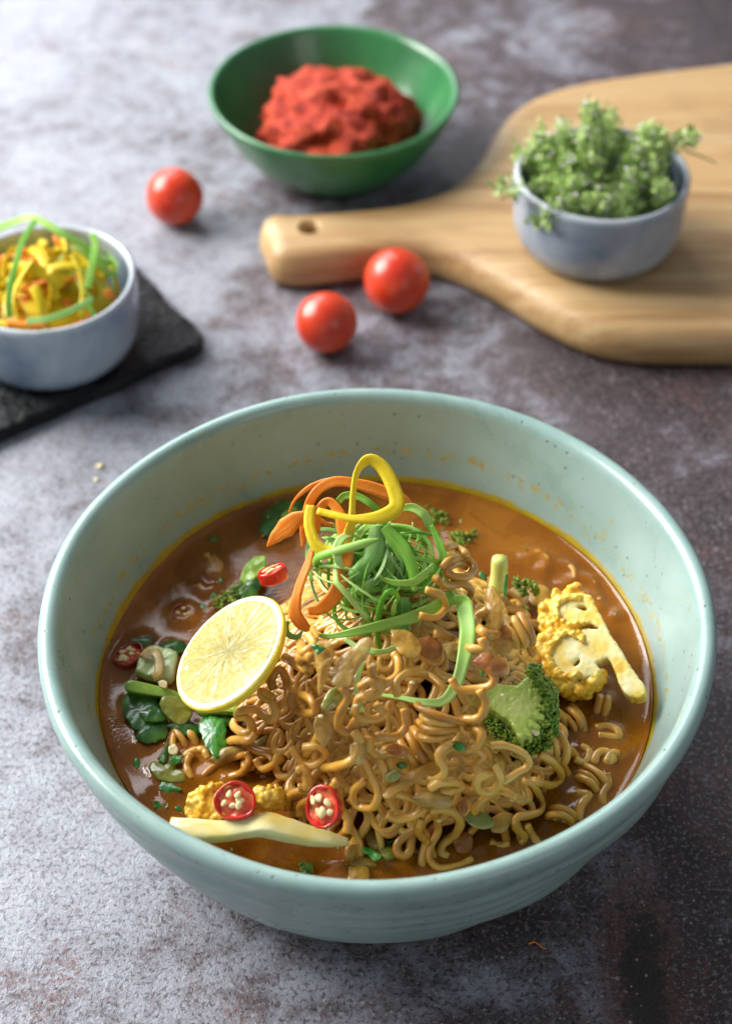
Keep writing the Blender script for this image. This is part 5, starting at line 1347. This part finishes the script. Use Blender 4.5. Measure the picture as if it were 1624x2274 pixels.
# order: rounded corner, along the back edge, then back along the front edge
outl = np.array(outl); cen = outl.mean(0); outl = outl[np.argsort(np.arctan2(outl[:, 1]-cen[1], outl[:, 0]-cen[0]))]
dn = []
for i in range(len(outl)):
    a_, b_ = outl[i], outl[(i+1) % len(outl)]; m_ = max(1, int(np.linalg.norm(b_-a_)/.003))
    for q in range(m_): dn.append(a_+(b_-a_)*q/m_)
dn = np.array(dn); n = len(dn)
jag = np.array([(fbm((*q, 0), 60, 2.0)*.0012) for q in dn])
dirc = dn-cen; dirc = dirc/np.linalg.norm(dirc, axis=1)[:, None]
V = []; F = []
seq = [(-.001, .0), (.0, .0008), (.0004, .0035), (-.0006, .0058), (-.0016, .0068)]
for off, z_ in seq:
    for q, d_, jg in zip(dn, dirc, jag): V.append((*(q+d_*(off+jg*(1+z_*60))), z_))
for k in range(len(seq)-1):
    for i in range(n): F.append((k*n+i, k*n+(i+1) % n, (k+1)*n+(i+1) % n, (k+1)*n+i))
F.append(tuple(range(n-1, -1, -1)))
s0 = len(seq)-1
for kk in (.85, .68, .5, .3, .12):
    st_ = len(V)
    for i in range(n):
        q = cen+(np.array(V[s0*n+i][:2])-cen)*kk; V.append((*q, SZ-.0002+.0007*fbm((*q, 0), 45, 5.0)))
    pr = (s0*n) if kk == .85 else st_-n
    for i in range(n): F.append((pr+i, pr+(i+1) % n, st_+(i+1) % n, st_+i))
F.append(tuple(len(V)-n+i for i in range(n)))
b = MB(); b.add(np.array(V), F); tag(b.build('slate_board', M['slate'], loc=(cen[0], cen[1], 0)), 'black slate board with rough layered top at the left edge', 'slate board')
LC = P(96, 612, SZ+.039)[:2]
ramekin(LC, 'blue-grey ramekin of yellow and green vegetable strips on the slate', SZ)
lc3 = np.array([LC[0], LC[1], SZ+.030])
rs4 = np.random.RandomState(12)
VG = {'yellow': 'yellow pepper strips in the ramekin', 'carrot': 'carrot strips in the ramekin', 'scallion_mid': 'spring onion strips in the ramekin'}
VL = {'yellow': 'yellow pepper strip heaped in the ramekin on the slate', 'carrot': 'orange carrot strip heaped in the ramekin on the slate', 'scallion_mid': 'green spring onion strip heaped in the ramekin on the slate'}
VC = {'yellow': 'pepper', 'carrot': 'carrot', 'scallion_mid': 'spring onion'}
for k in range(86):
    kind = rs4.choice(['yellow', 'carrot', 'scallion_mid'], p=[.56, .24, .20])
    rad = rs4.uniform(.007, .020); a0 = rs4.uniform(0, 6.28); turn = rs4.uniform(1.4, 3.6); t_ = np.linspace(0, 1, 36); an = a0+turn*t_
    Fm = frame(nrm(rs4.normal(size=3)*np.array([1, 1, .6])+np.array([0, 0, .6])), rs4.normal(size=3))
    off = np.array([rs4.normal()*.012, rs4.normal()*.012, rs4.uniform(-.008, .010)])
    if kind == 'scallion_mid' and rs4.rand() < .6: off[:2] = np.array([.020, .004])+rs4.normal(size=2)*.006
    p = np.stack([rad*np.cos(an), rad*np.sin(an), (t_-.5)*.01], 1)@Fm.T+off
    r_h = np.hypot(p[:, 0], p[:, 1]); p[:, :2] *= np.minimum(1, .0315/np.maximum(r_h, 1e-6))[:, None]
    dome = .024-.55*np.hypot(p[:, 0], p[:, 1]); p[:, 2] = np.minimum(p[:, 2], dome+.001*rs4.rand())
    p[:, 2] = np.maximum(p[:, 2], -.020)
    p = p+lc3; wd = {'yellow': .0042, 'carrot': .0034, 'scallion_mid': .0026}[kind]*rs4.uniform(.7, 1.3)
    b = MB(); ribbon(b, p, wd, .0013 if kind != 'scallion_mid' else .0007, twist=rs4.uniform(-1, 1)*t_, k=5)
    tag(b.build(VC[kind].replace(' ', '_')+'_strip', M[kind]), VL[kind], VC[kind], VG[kind])
b = MB(); v, f = ICO[3]; b.add(v*np.array([.031, .031, .018])+lc3+np.array([0, 0, -.013]), f)
o = b.build('vegetable_strips', M['yellow']); tag(o, 'packed yellow pepper strips at the bottom of the ramekin on the slate', 'pepper', kind='stuff')
def lstrip(pts, wd, label, mat='scallion_mid', th=.0009):
    p = spline([P(x, y, z_) for x, y, z_ in pts], 50); b = MB(); ribbon(b, p, wd, th, ref=(.2, -.6, 1), camber=.15); tag(b.build('spring_onion_strip', M[mat]), label, 'spring onion')
lstrip([(-30, 520, .055), (30, 495, .060), (75, 485, .064), (130, 515, .062), (190, 550, .056), (235, 600, .048)], .0034, 'thick green strip arching across the back of the left ramekin')
lstrip([(78, 490, .066), (50, 540, .066), (32, 600, .064), (20, 660, .058), (22, 705, .052)], .0026, 'long thin green strip hanging down the front of the left ramekin')
lstrip([(60, 715, .050), (110, 708, .051), (160, 690, .052), (205, 665, .052)], .0028, 'pale green strip lying along the front rim of the left ramekin', 'scallion_pale')
lstrip([(195, 640, .050), (205, 590, .055), (212, 545, .058), (205, 520, .060)], .0030, 'upright green strip at the right inside of the left ramekin')

# crumbs on the table
def crumb(x, y, s_, mat, label, cat, z=.0):
    c = P(x, y, 0); b = MB(); blob(b, (c[0], c[1], s_*.35), (s_*1.3, s_, s_*.45), 2, amp=.35, sc=1.4); tag(b.build('crumb', M[mat]), label, cat)
crumb(222, 1036, .0014, 'garlic', 'pale crumb on the table below the slate', 'crumb')
crumb(214, 1066, .0010, 'garlic', 'smaller pale crumb just below the first one', 'crumb')
b = MB(); c0 = P(1172, 2100, .0005); p = spline([P(1172, 2096, .0006), P(1186, 2092, .0012), P(1200, 2102, .0010), P(1212, 2108, .0005)], 24)
tube(b, p, np.linspace(.00035, .0002, 24), 6); tag(b.build('chili_thread', M['carrot']), 'tiny orange thread on the table in front of the bowl', 'thread')

for o in bpy.data.objects:
    if '_loc' in o: del o['_loc']
